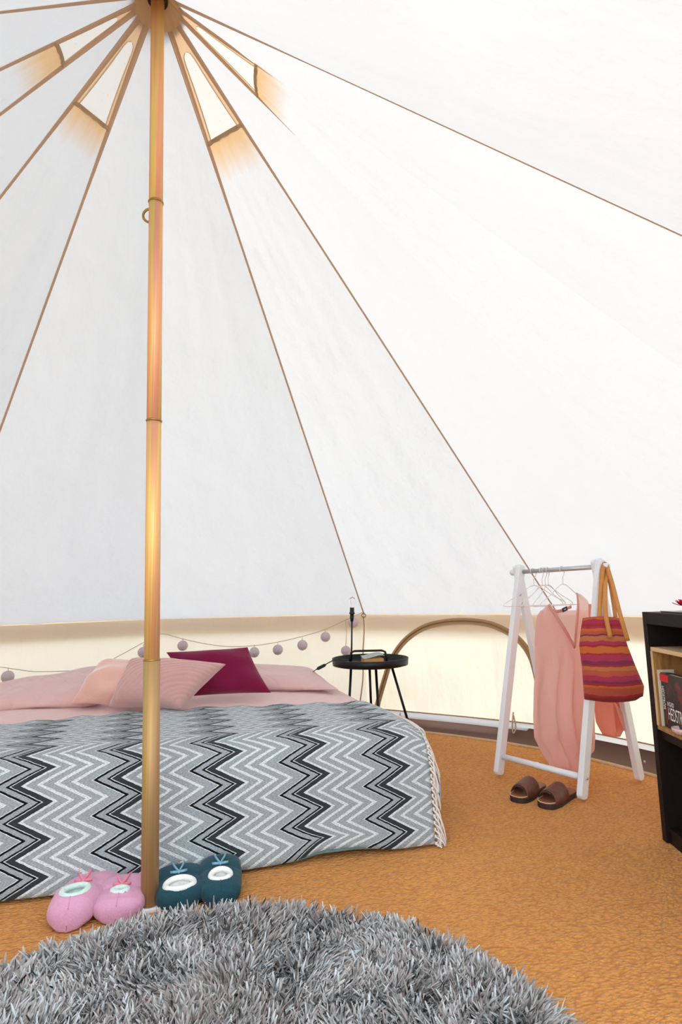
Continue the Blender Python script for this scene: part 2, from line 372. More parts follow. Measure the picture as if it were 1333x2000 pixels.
# ================================================================== THE TENT
H, HW, R, LX = 2.965, .714, 2.5, -.038
APEX = Vector((LX, 0, H))
AZ = [-142, -115.5, -90, -74.5, -55, -30.5, .4, 34.2, 64.8, 90, 111.3, 131, 160, 212]     # seams; the last gap is the doorway behind the camera
VENT = {2: .129, 4: .142, 7: .139, 9: .139}       # panel i lies between AZ[i] and AZ[i+1]
CAPT = .032
def corner(i, z=HW, r=R):
    a = math.radians(AZ[i % len(AZ)]); return Vector((r*math.sin(a), r*math.cos(a), z))
def seam_pt(i, t): return APEX.lerp(corner(i), t)
def roof_pt(i, u, t):
    a, b = seam_pt(i, t), seam_pt(i+1, t); p = a.lerp(b, u)
    n = (b-a).cross(corner(i)-APEX).normalized()
    if n.z > 0: n = -n                      # towards the inside
    k = math.sin(PI*u)
    sag = .018*k*math.sin(PI*min(1, t*1.05))
    amp = .012 if i in VENT else .005
    ang = u*9+i*13
    fold = amp*nz(ang, t*1.6+i, 3.1)*k*sm(.1, .35, t)
    ple = .007*abs(math.sin(u*38+3*nz(u*5, i)))*sm(.93, 1, t)*k
    return p+n*(sag+fold-ple)
ceiling = empty('ceiling', kind='structure'); ceiling['label'] = 'cream canvas cone roof of the bell tent'
for i in range(len(AZ)):
    j = (i+1) % len(AZ)
    if i == len(AZ)-1: continue
    t0 = VENT[i]-.004 if i in VENT else CAPT
    t1 = .44 if i == len(AZ)-2 else 1.
    mb = MB(); mb.grid(lambda u, v: roof_pt(i, u, lerp(t0, t1, v**1.0)), 26, 56, lambda u, v: (u, lerp(t0, t1, v)))
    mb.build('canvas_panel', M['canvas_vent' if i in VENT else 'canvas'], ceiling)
# the last panel (closing ring between 203 and -147+360)
mb = MB(); i = len(AZ)-1
def cl(u, v):
    t = lerp(CAPT, 1, v); return seam_pt(i, t).lerp(seam_pt(0, t), u)
mb.grid(cl, 6, 10); mb.build('canvas_panel', M['canvas'], ceiling)
def ribbon(path, wdir, wd, name, m, parent, th=.0):
    mb = MB(); n = len(path)
    for k, p in enumerate(path):
        ww = wd(k/(n-1)) if callable(wd) else wd
        d = wdir(k) if callable(wdir) else wdir
        mb.v += [tuple(p-d*ww/2), tuple(p+d*ww/2)]
    mb.f = [(2*k, 2*k+1, 2*k+3, 2*k+2) for k in range(n-1)]
    return mb.build(name, m, parent, solid=th)
for i in range(len(AZ)):
    c = corner(i); tdir = Vector((c.y, -c.x, 0)).normalized()
    inn = Vector((-c.x, -c.y, -1.2)).normalized()*.004
    path = [seam_pt(i, lerp(CAPT, 1, k/30))+inn for k in range(31)]
    cut = {9: 5, 10: 4, 12: 2}.get(i, 30)       # sunny-side tape shortened and tapered to imitate its washing out in overexposure
    ribbon(path[:cut+1], tdir, lambda s: lerp(.022, .0065 if i in (11, 12) else .0100, min(1, s*cut/30*5))*(1 if cut == 30 else lerp(1, .1, sm(.45, 1, s))), 'seam_tape', M['seam'], ceiling)
# vents: tan surround with a trapezium of insect mesh, rounded at the top
def vent(i):
    T0, T1, W0 = CAPT, VENT[i], .054; W1 = T1-.004
    def P(u, t, off=0.):
        a, b = seam_pt(i, t), seam_pt(i+1, t); n = (b-a).cross(corner(i)-APEX).normalized(); n = -n if n.z > 0 else n
        return a.lerp(b, u)+n*off
    mg = lambda t: interp(t, [W0, W0+.0015, W0+.004, W0+.010, T1], [.5, .36, .29, .25, .12])      # side margins in u
    mb = MB()
    mb.grid(lambda u, v: P(u, lerp(T0, W0, v), .002), 8, 4)
    mb.grid(lambda u, v: P(u*mg(lerp(W0, W1, v)), lerp(W0, W1, v), .002), 3, 44)
    mb.grid(lambda u, v: P(1-u*mg(lerp(W0, W1, v)), lerp(W0, W1, v), .002), 3, 44)
    mb.grid(lambda u, v: P(u, lerp(W1, T1, v), .003), 8, 2)
    mb.build('vent_surround', M['tan'], ceiling)
    mb = MB(); mb.grid(lambda u, v: P(lerp(mg(lerp(W0, T1, v))*.8, 1-mg(lerp(W0, T1, v))*.8, u), lerp(W0, T1, v), .0005), 10, 30)
    mb.build('vent_mesh', M['mesh'], ceiling)
    mb = MB(); mb.tube([P(k/12, T1+.0005*math.sin(k*2.1), .004) for k in range(13)], .0026, 6)
    mb.build('vent_hem', M['seam'], ceiling)
for i in VENT: vent(i)
# apex cap
mb = MB(); n = 48
for k, (r, z) in enumerate([(.02, H-.005), (.05, H-.03), (.085, H-.052), (.092, H-.075), (.088, H-.078)]):
    pass
def capf(u, v):
    a = u*2*PI; r = lerp(.022, .098, v)*(1+.03*math.sin(a*14)*v); return Vector((LX+r*math.cos(a), r*math.sin(a), H-.012-.065*v**1.1-.003*math.sin(a*9)*v))
mb.grid(capf, 96, 8)
mb.build('apex_cap', M['tan'], ceiling, solid=.003)
# walls
wall_parts = {'wall_back': [4, 5, 6, 7], 'wall_right': [8, 9, 10, 11], 'wall_left': [0, 1, 2, 3, 13]}
WALLS = {k: empty(k, kind='structure') for k in wall_parts}
for k, l in (('wall_back', 'cream canvas tent wall behind the bed'), ('wall_right', 'cream canvas tent wall on the right'), ('wall_left', 'cream canvas tent wall on the left')): WALLS[k]['label'] = l
def wall_pt(i, u, z, off=0.):
    a, b = corner(i, z), corner(i+1, z); p = a.lerp(b, u); n = Vector((-(a+b).x, -(a+b).y, 0)).normalized()
    s = sm(0, .08, u)*sm(0, .08, 1-u)
    zz = z/HW
    d = -.035*math.sin(PI*u)*(1-zz)+.018*nz(u*2.5+i*7, z*4-u*2.5, .3)*s*math.sin(PI*min(1, zz+.15))
    return p+n*(d+off)
for wn, ids in wall_parts.items():
    for i in ids:
        p = WALLS[wn]
        mb = MB(); mb.grid(lambda u, v: wall_pt(i, u, lerp(.075, HW, v)), 30, 16); mb.build('canvas_panel', M['wall_canvas'], p)
        mb = MB(); mb.grid(lambda u, v: wall_pt(i, u, lerp(.035, .078, v), .010-.008*v+.004*math.sin(u*9+i)), 30, 2); mb.build('mud_flap', M['mud'], p)
        mb = MB(); mb.tube([wall_pt(i, k/24, .078, .006) for k in range(25)], .004, 5); mb.build('piping', M['seam'], p)
        # outer valance hanging under the eave
        mb = MB(); mb.grid(lambda u, v: wall_pt(i, u, HW+.012-.115*v, -.010-.022*v), 24, 3); mb.build('valance', M['valance'], p)
# brass ring and cord at the corner post
c1 = corner(7)
cord = empty('corner_guy_ring', c1, label='brass ring and cord on the wall corner behind the side table', cat='ring')
inn = Vector((-c1.x, -c1.y, 0)).normalized(); td = Vector((c1.y, -c1.x, 0)).normalized()
mb = MB(); q = c1+inn*.02; mb.tube([q+td*(.014*math.cos(a))+Vector((0, 0, .014*math.sin(a)-.004)) for a in np.linspace(0, 2*PI, 21)], .0035, 6, cap=False); mb.build('ring', M['brass'], cord)
mb = MB(); mb.tube([wall_pt(7, 0, lerp(HW-.01, .05, k/12), .014)+td*(-.045*(k/12)**2+.004*math.sin(k)) for k in range(13)], .0045, 6); mb.build('cord', M['seam'], cord)
# zipped arched window in the wall, panel 7 (33.9 to 65.9)
win = empty('window_1', wall_pt(7, .5, .4), kind='structure'); win['label'] = 'arched zipped window flap in the canvas wall'
nrm7 = Vector((-(corner(7)+corner(8)).x, -(corner(7)+corner(8)).y, 0)).normalized()
arch_px = [(735, 1412), (738, 1375), (748, 1335), (764, 1290), (790, 1253), (826, 1227), (865, 1216), (905, 1213), (950, 1217), (985, 1230), (1015, 1250), (1037, 1280), (1049, 1315), (1056, 1360), (1058, 1425)]
P7 = wall_pt(7, .5, .4, .012)
arch = bez([PL(x, y, corner(7, 0), nrm7) for x, y in arch_px], 6)
def on_wall(p, off):
    a, b = corner(7, 0), corner(8, 0); d = b-a; u = min(1, max(0, (p-a).dot(d)/d.length_squared)); return wall_pt(7, u, max(.03, p.z), off)
arch_w = [on_wall(p, .006) for p in arch]
def arch_dir(path):
    def f(k):
        t = (path[min(k+1, len(path)-1)]-path[max(k-1, 0)]).normalized(); return t.cross(nrm7).normalized()
    return f
ribbon([p+nrm7*.003 for p in arch_w], arch_dir(arch_w), .040, 'zip_tape', M['zip'], win)
ctr = sum(arch_w, Vector())/len(arch_w)
mb = MB(); mb.tube([p+nrm7*.006+(p-ctr).normalized()*.004 for p in arch_w], .0045, 6); mb.build('zip_teeth', M['brass'], win)
mb = MB(); mb.tube([p+nrm7*.005-(p-ctr).normalized()*.018 for p in arch_w], .003, 5); mb.build('stitch_line', M['seam'], win)
for px in (782, 1003):
    a = PL(px, 1398, corner(7, 0), nrm7); b = PL(px+4, 1442, corner(7, 0), nrm7); b.z = max(b.z, .0); a = on_wall(a, .012); 
    mb = MB(); mb.tube(bez([a+Vector((0, 0, .02)), a.lerp(b, .5)+nrm7*.012-td*.008, Vector((b.x, b.y, .02))+nrm7*.03, a.lerp(b, .55)+nrm7*.014+td*.012, a], 4), .0045, 5); mb.build('toggle_loop', M['wire'], win)
# floor
fl = MB()
def carpet_r(a): return 2.245+.018*nz(math.cos(a)*3, math.sin(a)*3)+.008*nz(math.cos(a)*11, math.sin(a)*11, 2)
mb = MB(); nr, na = 24, 160
mb.grid(lambda u, v: Vector((carpet_r(u*2*PI)*math.cos(u*2*PI)*v, carpet_r(u*2*PI)*math.sin(u*2*PI)*v, 0)), na, nr)
floor = mb.build('floor', M['coir'], weld=True); tag(floor, 'orange brown coir carpet', kind='structure')
mb = MB(); mb.tube([Vector(((carpet_r(a)+.008)*math.cos(a), (carpet_r(a)+.008)*math.sin(a), .002)) for a in np.linspace(0, 2*PI, 161)], .020, 6, cap=False, flat=1.0)
mb.v = [(x, y, z*.45) for x, y, z in mb.v]; mb.build('carpet_binding', M['binding'], floor)
mb = MB()
def gs(u, v):
    a = u*2*PI; r = [0, 2.20, 2.32, 2.42, 2.455, 2.46][int(round(v*5))]; z = [-.02, -.018, -.012+.012*nz(math.cos(a)*6, math.sin(a)*6), .0, .035, .05][int(round(v*5))]
    k = 1-.028*(1-abs(math.sin(a*6)))*0
    return Vector((r*math.cos(a), r*math.sin(a), z))
mb.grid(gs, 160, 5); tag(mb.build('trim_1', M['groundsheet'], weld=True), 'brown groundsheet rim under the carpet', kind='structure')
mb = MB(); mb.grid(lambda u, v: Vector((14*v*math.cos(u*2*PI), 14*v*math.sin(u*2*PI), -.05)), 48, 6)
tag(mb.build('ground', M['grass'], weld=True), 'grass outside the tent', kind='structure')

# ================================================================== CENTRE POLE
pole = empty('tent_pole', (0, 0, 0), label='tall iridescent yellow-zinc steel centre pole holding up the tent', cat='pole')
def pole_at(z): return Vector((LX*z/H, 0, z))
joints = [0.012]
for y in (1288, 822, 395):
    v = ray(300, y); t = CD/v.y; joints.append((CAM+v*t).z)
joints.append(H-.02)
for k in range(4):
    a, b = joints[k], joints[k+1]; r = [.0245, .0225, .0225, .0225][k]
    mb = MB(); mb.tube([pole_at(a), pole_at(b)-Vector((0, 0, .002))], r, 40); o = mb.build('pole_section', M['steel' if k else 'steel_dull'], pole, bevel=0)
    if k: 
        mb = MB(); mb.tube([pole_at(a)-Vector((0, 0, .004)), pole_at(a), pole_at(a)+Vector((0, 0, .003))], [r+.0015, r+.003, r+.0012], 40); mb.build('joint_lip', M['brass'], pole)
vv = ray(300, 420); zr = (CAM+vv*(CD/vv.y)).z; q = pole_at(zr)
mb = MB(); mb.tube([q+(-R0)*(.018+.024*math.sin(a))+Vector((0, 0, .024*math.cos(a))) for a in np.linspace(0, PI, 13)], .0042, 8); mb.build('eye_ring', M['brass'], pole)
mb = MB(); mb.box((0, 0, .006), (.085, .06, .012)); mb.build('foot_plate', M['white_wood'], pole, smooth=False, bevel=.003)
mb = MB(); mb.tube([pole_at(H-.034), pole_at(H-.012)], .034, 24); mb.build('top_collar', M['blackplastic'], pole)

# ================================================================== BED
BZ = .35
mb = MB()
def rbox(mb, x0, x1, y0, y1, z0, z1, r, n=8, wob=.0):
    # rounded box by projecting a cube grid
    cx, cy, cz = (x0+x1)/2, (y0+y1)/2, (z0+z1)/2; hx, hy, hz = (x1-x0)/2, (y1-y0)/2, (z1-z0)/2
    N = 14
    def m(p):
        q = Vector((max(-hx+r, min(hx-r, p.x)), max(-hy+r, min(hy-r, p.y)), max(-hz+r, min(hz-r, p.z))))
        d = p-q; d = d.normalized()*r if d.length > 1e-6 else d
        o = q+d
        return Vector((cx, cy, cz))+o*(1+wob*nz(o.x*4, o.y*4, o.z*6))
    def s(t, h):  # cluster toward edges
        a = -1+2*t; return h*math.copysign(1-(1-abs(a))**1.6, a)
    for ax, sg in ((0, -1), (0, 1), (1, -1), (1, 1), (2, -1), (2, 1)):
        H3 = (hx, hy, hz); a1, a2 = [(1, 2), (0, 2), (0, 1)][ax]
        def f(u, v):
            p = [0, 0, 0]; p[ax] = sg*H3[ax]; p[a1] = s(u, H3[a1]); p[a2] = s(v, H3[a2]); return m(Vector(p))
        mb.grid(f, N*2, N)
rbox(mb, -.97, .985, .165, 1.86, .0, BZ-.02, .085, wob=.02)
mb.v = [(x-.015+(.070*math.sin(PI*min(1, z/BZ)) if x > .8 else 0), y+(.985-x)*.085*(1-(y-.165)/1.7), z) for x, y, z in mb.v]
mat_ = mb.build('mattress', M['print'], weld=True); tag(mat_, 'air mattress in a purple and pale blue printed sheet, mostly hidden under the pink quilt', 'mattress')
# quilt
def quilt_pt(u, v):
    s = lerp(-.16, 1.16, u); x = lerp(-.985, .940, min(1, max(0, s))); z = BZ+.006
    y = lerp(.42, 1.80, v)
    if s > 1: x += .028*math.sin(min(1, (s-1)/.06)*PI/2); z -= (s-1)*1.1+.01
    if s < 0: x -= .028*math.sin(min(1, -s/.06)*PI/2); z -= -s*1.1+.01
    e = sm(0, .1, s)*sm(0, .1, 1-s)
    z += e*(.012*nz(x*2.5, y*2.5, 1)+.006*abs(nz(x*7+y*3, y*9, 4))+.012)
    z -= .03*sm(.50, .42, y)
    if v > .93: z -= .05*((v-.93)/.07)**2
    return Vector((x, y, z))
mb = MB(); mb.grid(quilt_pt, 90, 60); q_ = mb.build('quilt', M['quilt'], solid=.012); tag(q_, 'dusty pink brushed quilt spread over the low bed', 'quilt')
# zigzag throw
def throw_pt(u, v):
    x = lerp(-1.0, .93, u)
    yt = interp(x, [-1, -.57, 0, .64, .93], [.76, .80, .86, .72, .65])
    yh = interp(x, [-1, -.42, -.22, .29, .56, .91], [.22, .165, .145, .115, .108, .078])
    yf = interp(x, [-1, -.45, 0, .93], [.34, .31, .25, .21])
    zt = BZ+.034
    pts = [(yt, zt+.002), (lerp(yt, yf, .5), zt+.004), (yf+.05, zt-.003), (yf, zt-.02), (yf-.045, zt-.062), (lerp(yf-.06, yh+.01, .3), .24), (lerp(yf-.06, yh+.01, .7), .13), (yh, .012)]
    cum = [0]
    for a, b in zip(pts, pts[1:]): cum.append(cum[-1]+math.hypot(a[0]-b[0], a[1]-b[1]))
    s = v*cum[-1]; y = float(np.interp(s, cum, [p[0] for p in pts])); z = float(np.interp(s, cum, [p[1] for p in pts]))
    drop = sm(.84, .93, x)**2*.035*(1 if v < .45 else max(0, 1-(v-.45)*4)); z -= drop
    rp = .012*nz(x*3.2, v*2.2, 5)*sm(.4, 1, v)*(1-.5*v); y -= rp
    z += .004*nz(x*6, v*5, 9)*(1-v)
    if v < .45: z += .004*math.sin(x*40)*sm(.12, 0, v)
    z += .022*sm(.42, .55, x)*sm(.80, .62, x)*sm(.9, 1, v)
    return Vector((x*(1+.042*(1-max(0, v-.35)/.65)), y, z)), cum[-1]-s
throw = empty('zigzag_throw', (0, .3, BZ), label='grey black and cream zigzag woven throw over the foot of the bed, with fringe', cat='blanket')
mb = MB(); mb.grid(lambda u, v: throw_pt(u, v)[0], 150, 60, lambda u, v: (lerp(-1.0, .93, u), throw_pt(u, v)[1]))
mb.build('woven_cloth', M['throw'], throw, solid=.004)
mb = MB(); mb.grid(lambda u, v: throw_pt(lerp(.70, .93, u), 1)[0]+Vector((0, .006+.004*v, .004-.018*v*math.sin(PI*u))), 60, 2); mb.build('hem_lining', M['lining'], throw)
NT_ = 40
for k in range(NT_):
    v = k/(NT_-1); p = throw_pt(1, v)[0]; on_top = v < .42
    mb = MB(); mb.ball(p+Vector((.004, 0, 0)), .006, 5)
    for j in range(5):
        L = random.uniform(.07, .10)*(.55 if on_top else 1.); L = min(L, max(.03, p.z*.9)) if not on_top else L
        jx, jy = random.uniform(-.010, .014), random.uniform(-.014, .014)
        if on_top: pts = [p, p+Vector((.018+jx*.4, jy, -.004)), p+Vector((.04+jx*.5, jy*1.2, -.02)), p+Vector((.050+jx*.5, jy*1.6, -.03-L*.5))]
        else: pts = [p, p+Vector((.014+jx*.3, jy-.004, -L*.25)), p+Vector((.018+jx, jy-.008, -L*.65)), p+Vector((.016+jx*1.6, jy*1.4-.006, -L))]
        for q in pts: q.z = max(q.z, .006)
        mb.tube(bez(pts, 3), .0028, 4)
    mb.build('tassel', M['fringe'], throw)

# pillows
def pillow(name, corners, th, m, parent=None, n=30, pinch=.10, rib=None, flat_back=.7, pw=2.4, ns=.0, seed=0):
    bl, br, tr, tl = [Vector(c) for c in corners]; nrm = (br-bl).cross(tl-bl).normalized()
    if nrm.dot(CAM-bl) < 0: nrm = -nrm
    ctr = (bl+br+tr+tl)/4; mb = MB()
    def P(u, v, sg):
        a, b = 2*u-1, 2*v-1
        uu = .5+.5*a*(1-pinch*(1-b*b)*abs(a)**3)
        vv = .5+.5*b*(1-pinch*(1-a*a)*abs(b)**3)
        p = bl.lerp(br, uu).lerp(tl.lerp(tr, uu), vv)
        h = th*(max(0, 1-abs(a)**pw)*max(0, 1-abs(b)**pw))**.45
        if rib and sg > 0: h += rib(u, v)*min(1, h/th*3)
        h += ns*nz(u*3+seed, v*3, seed)*min(1, h/th*2)
        return p+nrm*(h if sg > 0 else -h*flat_back)
    cl_ = lambda t: .5-.5*math.cos(PI*t)
    mb.grid(lambda u, v: P(cl_(u), cl_(v), 1), n, n, lambda u, v: (cl_(u), cl_(v)))
    mb.grid(lambda u, v: P(1-cl_(u), cl_(v), -1), n, n, lambda u, v: (1-cl_(u), cl_(v)))
    o = mb.build(name, m, parent, weld=True); return o
ZQ = BZ+.03
def up(x, y, z): return Z(x, y, z)
lp = pillow('bed_pillow', [up(-70, 1388, ZQ+.005), up(205, 1373, ZQ+.01), up(225, 1305, ZQ+.08), up(-40, 1352, ZQ+.04)], .06, M['diamond'], ns=.03, pinch=.04, pw=3, seed=3)
tag(lp, 'plump pink diamond-stitched pillow at the far left end of the bed', 'pillow', 'pink stitched pillows at the head of the bed')
rp_ = pillow('bed_pillow', [up(330, 1340, ZQ+.01), up(662, 1347, ZQ+.005), up(608, 1306, ZQ+.055), up(350, 1300, ZQ+.06)], .045, M['diamond'], ns=.02, pinch=.03, pw=3, seed=8)
tag(rp_, 'flatter pink diamond-stitched pillow at the right of the bed behind the burgundy cushion', 'pillow', 'pink stitched pillows at the head of the bed')
def quad(pl, pr, h_tl, h_tr, px_tl, px_tr):
    """lower corners on the quilt, upper corners on their pixel rays leaning back"""
    a, b = up(*pl, ZQ+.02), up(*pr, ZQ+.02)
    def top(px, low, lean):
        n = Vector((low.x, low.y+CD, 0)).normalized(); return PL(*px, low+n*lean, n)
    return [a, b, top(px_tr, b, h_tr), top(px_tl, a, h_tl)]
wn = pillow('burgundy_cushion', quad((372, 1360), (530, 1353), .10, .10, (325, 1274), (484, 1264)), .055, M['wine'], pinch=.05, ns=.012, seed=2)
tag(wn, 'burgundy velvet cushion leaning on the right pillow', 'cushion', 'cushions on the bed')
pe = pillow('peach_cushion', quad((140, 1374), (305, 1376), .12, .12, (196, 1294), (330, 1288)), .075, M['peach'], pinch=.06, ns=.03, seed=5)
tag(pe, 'peach plush cushion left of the pole, tucked under the ribbed cushion', 'cushion', 'cushions on the bed')
def ribf(u, v):
    d = math.hypot(u-1.02, (v-.05)*1.0); return .008*abs(math.sin(d*PI*12+2.0*nz(u*3, v*3)))**.7
rb = pillow('ribbed_cushion', quad((214, 1378), (352, 1381), .12, .10, (258, 1285), (440, 1296)), .08, M['ribpink'], pinch=.06, rib=ribf, n=80, ns=.01, seed=4)
rb.location = rb.location+Vector((0, -.03, .0))
tag(rb, 'dusty pink velvet cushion with curved pleated ribs, just behind the pole', 'cushion', 'cushions on the bed')

# ================================================================== STRING LIGHTS
sl_ = empty('string_lights', wall_pt(6, .5, .5, .03), label='string of lilac-grey cotton ball lights slung along the back wall above the bed', cat='string lights')
n5 = Vector((-(corner(5)+corner(6)).x, -(corner(5)+corner(6)).y, 0)).normalized(); n6 = Vector((-(corner(6)+corner(7)).x, -(corner(6)+corner(7)).y, 0)).normalized()
def wp(x, y, off=.04):
    n, c = (n5, corner(5)) if x < 300 else (n6, corner(6))
    return PL(x, y, c+n*off, n)
cpts = [wp(x, y) for x, y in ((-60, 1298), (0, 1303), (30, 1307), (80, 1312), (180, 1306), (225, 1285), (290, 1250))]+[wp(x, y) for x, y in ((317, 1238), (357, 1248), (405, 1258), (450, 1263), (497, 1261), (543, 1254), (591, 1243), (636, 1229), (680, 1209), (709, 1196))]
mb = MB(); mb.tube(bez(cpts, 5), .0022, 5); mb.build('cord', M['wire'], sl_)
mb = MB(); mb.tube([wp(675, 1211), wp(677, 1235), wp(676, 1262)], .0018, 5); mb.build('cord', M['wire'], sl_)
for x, y, r in ((15, 1322, 12), (280, 1274, 10.5), (357, 1261, 10), (497, 1274, 10), (543, 1269, 10), (591, 1260, 10), (636, 1244, 9.5), (690, 1216, 10), (676, 1271, 9.5)):
    p = wp(x, y, .045); d = (p-CAM).dot(FW); mb = MB(); mb.ball(p, r*d/F, 14)
    mb.tube([p+Vector((0, 0, r*d/F)), p+Vector((0, 0, r*d/F+.018))], .002, 5)
    mb.build('light_ball', M['ball'], sl_)

# ================================================================== SIDE TABLE, LAMP, BOOK
TZ = .47; TC = (Z(649, 1297, TZ)+Z(798, 1293, TZ))/2; TR_ = (Z(649, 1297, TZ)-Z(798, 1293, TZ)).length/2
tb = empty('side_table', (TC.x, TC.y, 0), label='small round black tray-top side table with splayed legs by the bed', cat='table')
tcx = Vector((TC.x, TC.y, 0))
mb = MB(); mb.lathe([(.001, TZ-.012), (TR_-.02, TZ-.012), (TR_-.004, TZ-.008), (TR_, TZ+.030), (TR_-.004, TZ+.031), (TR_-.010, TZ-.004), (.001, TZ-.006)], tcx, 64); mb.build('tray', M['black'], tb)
hd = R0
mb = MB(); hp = [tcx+hd*(s*.105)+Vector((0, 0, z))+Vector((0, .03, 0)) for s, z in ((-1, TZ-.004), (-1, TZ+.03), (-.93, TZ+.058), (-.75, TZ+.066), (.75, TZ+.066), (.93, TZ+.058), (1, TZ+.03), (1, TZ-.004))]
mb.tube(hp, .0065, 8); mb.build('handle', M['black'], tb)
vd = Vector((TC.x, TC.y+CD, 0)).normalized(); rd = Vector((vd.y, -vd.x, 0))
for top, bot in ((rd*-.11+vd*.02, rd*-.145+vd*.06), (rd*-.005+vd*.09, rd*.0+vd*.19), (rd*.03-vd*.09, rd*.045-vd*.21), (rd*.12+vd*.01, rd*.24+vd*.02)):
    a = tcx+top+Vector((0, 0, TZ-.014)); b = tcx+bot+Vector((0, 0, .008)); mb = MB(); mb.tube([a, b], .0075, 10); mb.build('leg', M['black'], tb)
for s in (-1, 1):
    mb = MB(); mb.box(tcx+rd*(.09*s)+Vector((0, 0, TZ-.017)), (.05, .03, .010)); mb.build('leg_bracket', M['black'], tb, smooth=False)
LB = Z(687, 1293, TZ); lamp = empty('table_lamp', LB, label='slim black stick lamp without a shade, standing on the tray table', cat='lamp')
sc_ = (LB-CAM).dot(FW)/F
mb = MB(); mb.lathe([(.001, TZ-.003), (.035, TZ-.003), (.035, TZ+.003), (.006, TZ+.006), (.001, TZ+.006)], (LB.x, LB.y, 0), 24); mb.build('base', M['blackplastic'], lamp)
lt = lambda y: Vector((LB.x, LB.y, TZ+(1293-y)*sc_*1.0))+R0*((1293-y)*sc_*.035)
mb = MB(); mb.tube([lt(1291), lt(1213)], .005, 8); mb.build('stem', M['blackplastic'], lamp)
mb = MB(); mb.tube([lt(1215), lt(1207), lt(1206), lt(1201), lt(1200), lt(1198), lt(1197), lt(1188)], [.009, .012, .012, .012, .017, .017, .013, .013], 16); mb.build('socket', M['blackplastic'], lamp)
mb = MB(); mb.tube([lt(1189), lt(1185), lt(1180), lt(1174), lt(1169), lt(1167)], [.009, .012, .018, .020, .014, .003], 20); mb.build('bulb', M['bulb'], lamp)
mb = MB(); cpt = [lt(1291)+rd*-.01+Vector((0, 0, .004)), Z(670, 1289, TZ+.034), Z(655, 1289, TZ+.04), Z(643, 1294, TZ+.03), Z(633, 1300, TZ+.015)]
mb.tube(bez(cpt, 6), .0028, 6); mb.build('cable', M['blackplastic'], lamp)
s0, s1 = Z(637, 1298, TZ+.015), Z(619, 1307, TZ-.005)
mb = MB(); mb.tube([s0, s0.lerp(s1, .15), s0.lerp(s1, .85), s1], [.004, .009, .009, .004], 8, flat=.7); mb.build('inline_switch', M['blackplastic'], lamp)
mb = MB(); mb.tube(bez([s1, Z(612, 1312, TZ-.03), s1+Vector((-.02, .12, -.05)), s1+Vector((-.02, .22, -.085))], 5), .0028, 6); mb.build('cable', M['blackplastic'], lamp)
BK = Z(730, 1297, TZ-.004); bk = empty('paperback_book', BK, label='thick paperback with lifted cover lying on the tray table', cat='book')
bx = (rd*.97+vd*.2).normalized(); by = Vector((-bx.y, bx.x, 0)); zz = Vector((0, 0, 1))
mb = MB(); mb.box(BK+zz*.018+by*.03, (.115, .09, .028), (bx, by, zz)); mb.build('page_block', M['paper'], bk, smooth=False, bevel=.002)
mb = MB(); mb.grid(lambda u, v: BK+bx*lerp(-.060, .062, u)+by*lerp(-.018, .078, v)+zz*(.034+.022*math.sin(u*PI*.8)*u+.008*v), 10, 6); mb.build('cover', M['cover'], bk, solid=.002)

# ================================================================== CLOTHES RACK
fl_, fr_, rr_ = Z(970, 1517), Z(1132, 1565), Z(1257, 1530)
rl_ = fl_+(rr_-fr_)
mR, mL = (fr_+rr_)/2, (fl_+rl_)/2
axR = (rr_-fr_).normalized(); rodd = (mL-mR).normalized()
def col_z(px_y, p, px_x):   # height on the vertical through p that shows at pixel row px_y
    n = Vector((p.x, p.y+CD, 0)); return PL(px_x, px_y, p, n).z
zR, zL = col_z(1092, mR, 1168), col_z(1102, mL, 1014)
shR = PL(1168, 1092, mR, rodd.cross(Vector((0, 0, 1))).cross(Vector((0,0,1))))
rack = empty('clothes_rack', ((fl_+rr_)/2).to_tuple(), label='white wooden A-frame clothes rack with a grey metal rail', cat='clothes rack')
def leg(foot, top, name='leg'):
    d = (top-foot); L = d.length; d.normalize(); nn_ = rodd; ss = d.cross(nn_).normalized(); nn_ = ss.cross(d)
    mb = MB(); W_, T_ = .048, .026; pr = [(-W_/2, .012), (-W_/2+.010, 0.0), (W_/2-.010, 0.0), (W_/2, .012), (W_/2, L-.01), (W_/2-.008, L), (-W_/2+.008, L), (-W_/2, L-.01)]
    vs = [foot+ss*a+d*b+nn_*s*T_/2 for s in (-1, 1) for a, b in pr]; n_ = len(pr)
    mb.add(vs, [tuple(range(n_-1, -1, -1)), tuple(range(n_, 2*n_))]+[(i, (i+1) % n_, n_+(i+1) % n_, n_+i) for i in range(n_)])
    return mb.build(name, M['white_wood'], rack, smooth=False, bevel=.004)
tR = PL(1167, 1098, mR, rodd); tL = PL(1015, 1106, mL, rodd)
print('rack tops', tR, tL, mR, mL)
zt_ = (tR.z+tL.z)/2
tR2 = PL(1168, 1092, mR, rodd); tL2 = PL(1014, 1104, mL, rodd)
for (f_, t_, off) in ((fr_, tR2, -.013), (rr_, tR2, .013), (fl_, tL2, -.013), (rl_, tL2, .013)):
    leg(f_+rodd*off+Vector((0, 0, .012)), t_+rodd*off)
r0, r1 = tR2-Vector((0, 0, .035)), tL2-Vector((0, 0, .035))
rdv = (r1-r0).normalized()
mb = MB(); mb.tube([r0+rdv*.01, r1-rdv*.01], .011, 16); mb.build('rail', M['rod'], rack)
for p, s in ((r0, -1), (r1, 1)):
    mb = MB(); mb.tube([p+rdv*(s*-.012), p+rdv*(s*.045), p+rdv*(s*.05)], [.0155, .0155, .012], 16); mb.build('rail_end', M['white_wood'], rack)
kA = fl_.lerp(tL2, (PL(1000, 1468, fl_, rodd).z)/tL2.z*1.0); kB = fr_.lerp(tR2, .092)
kA = fl_.lerp(tL2, .092)
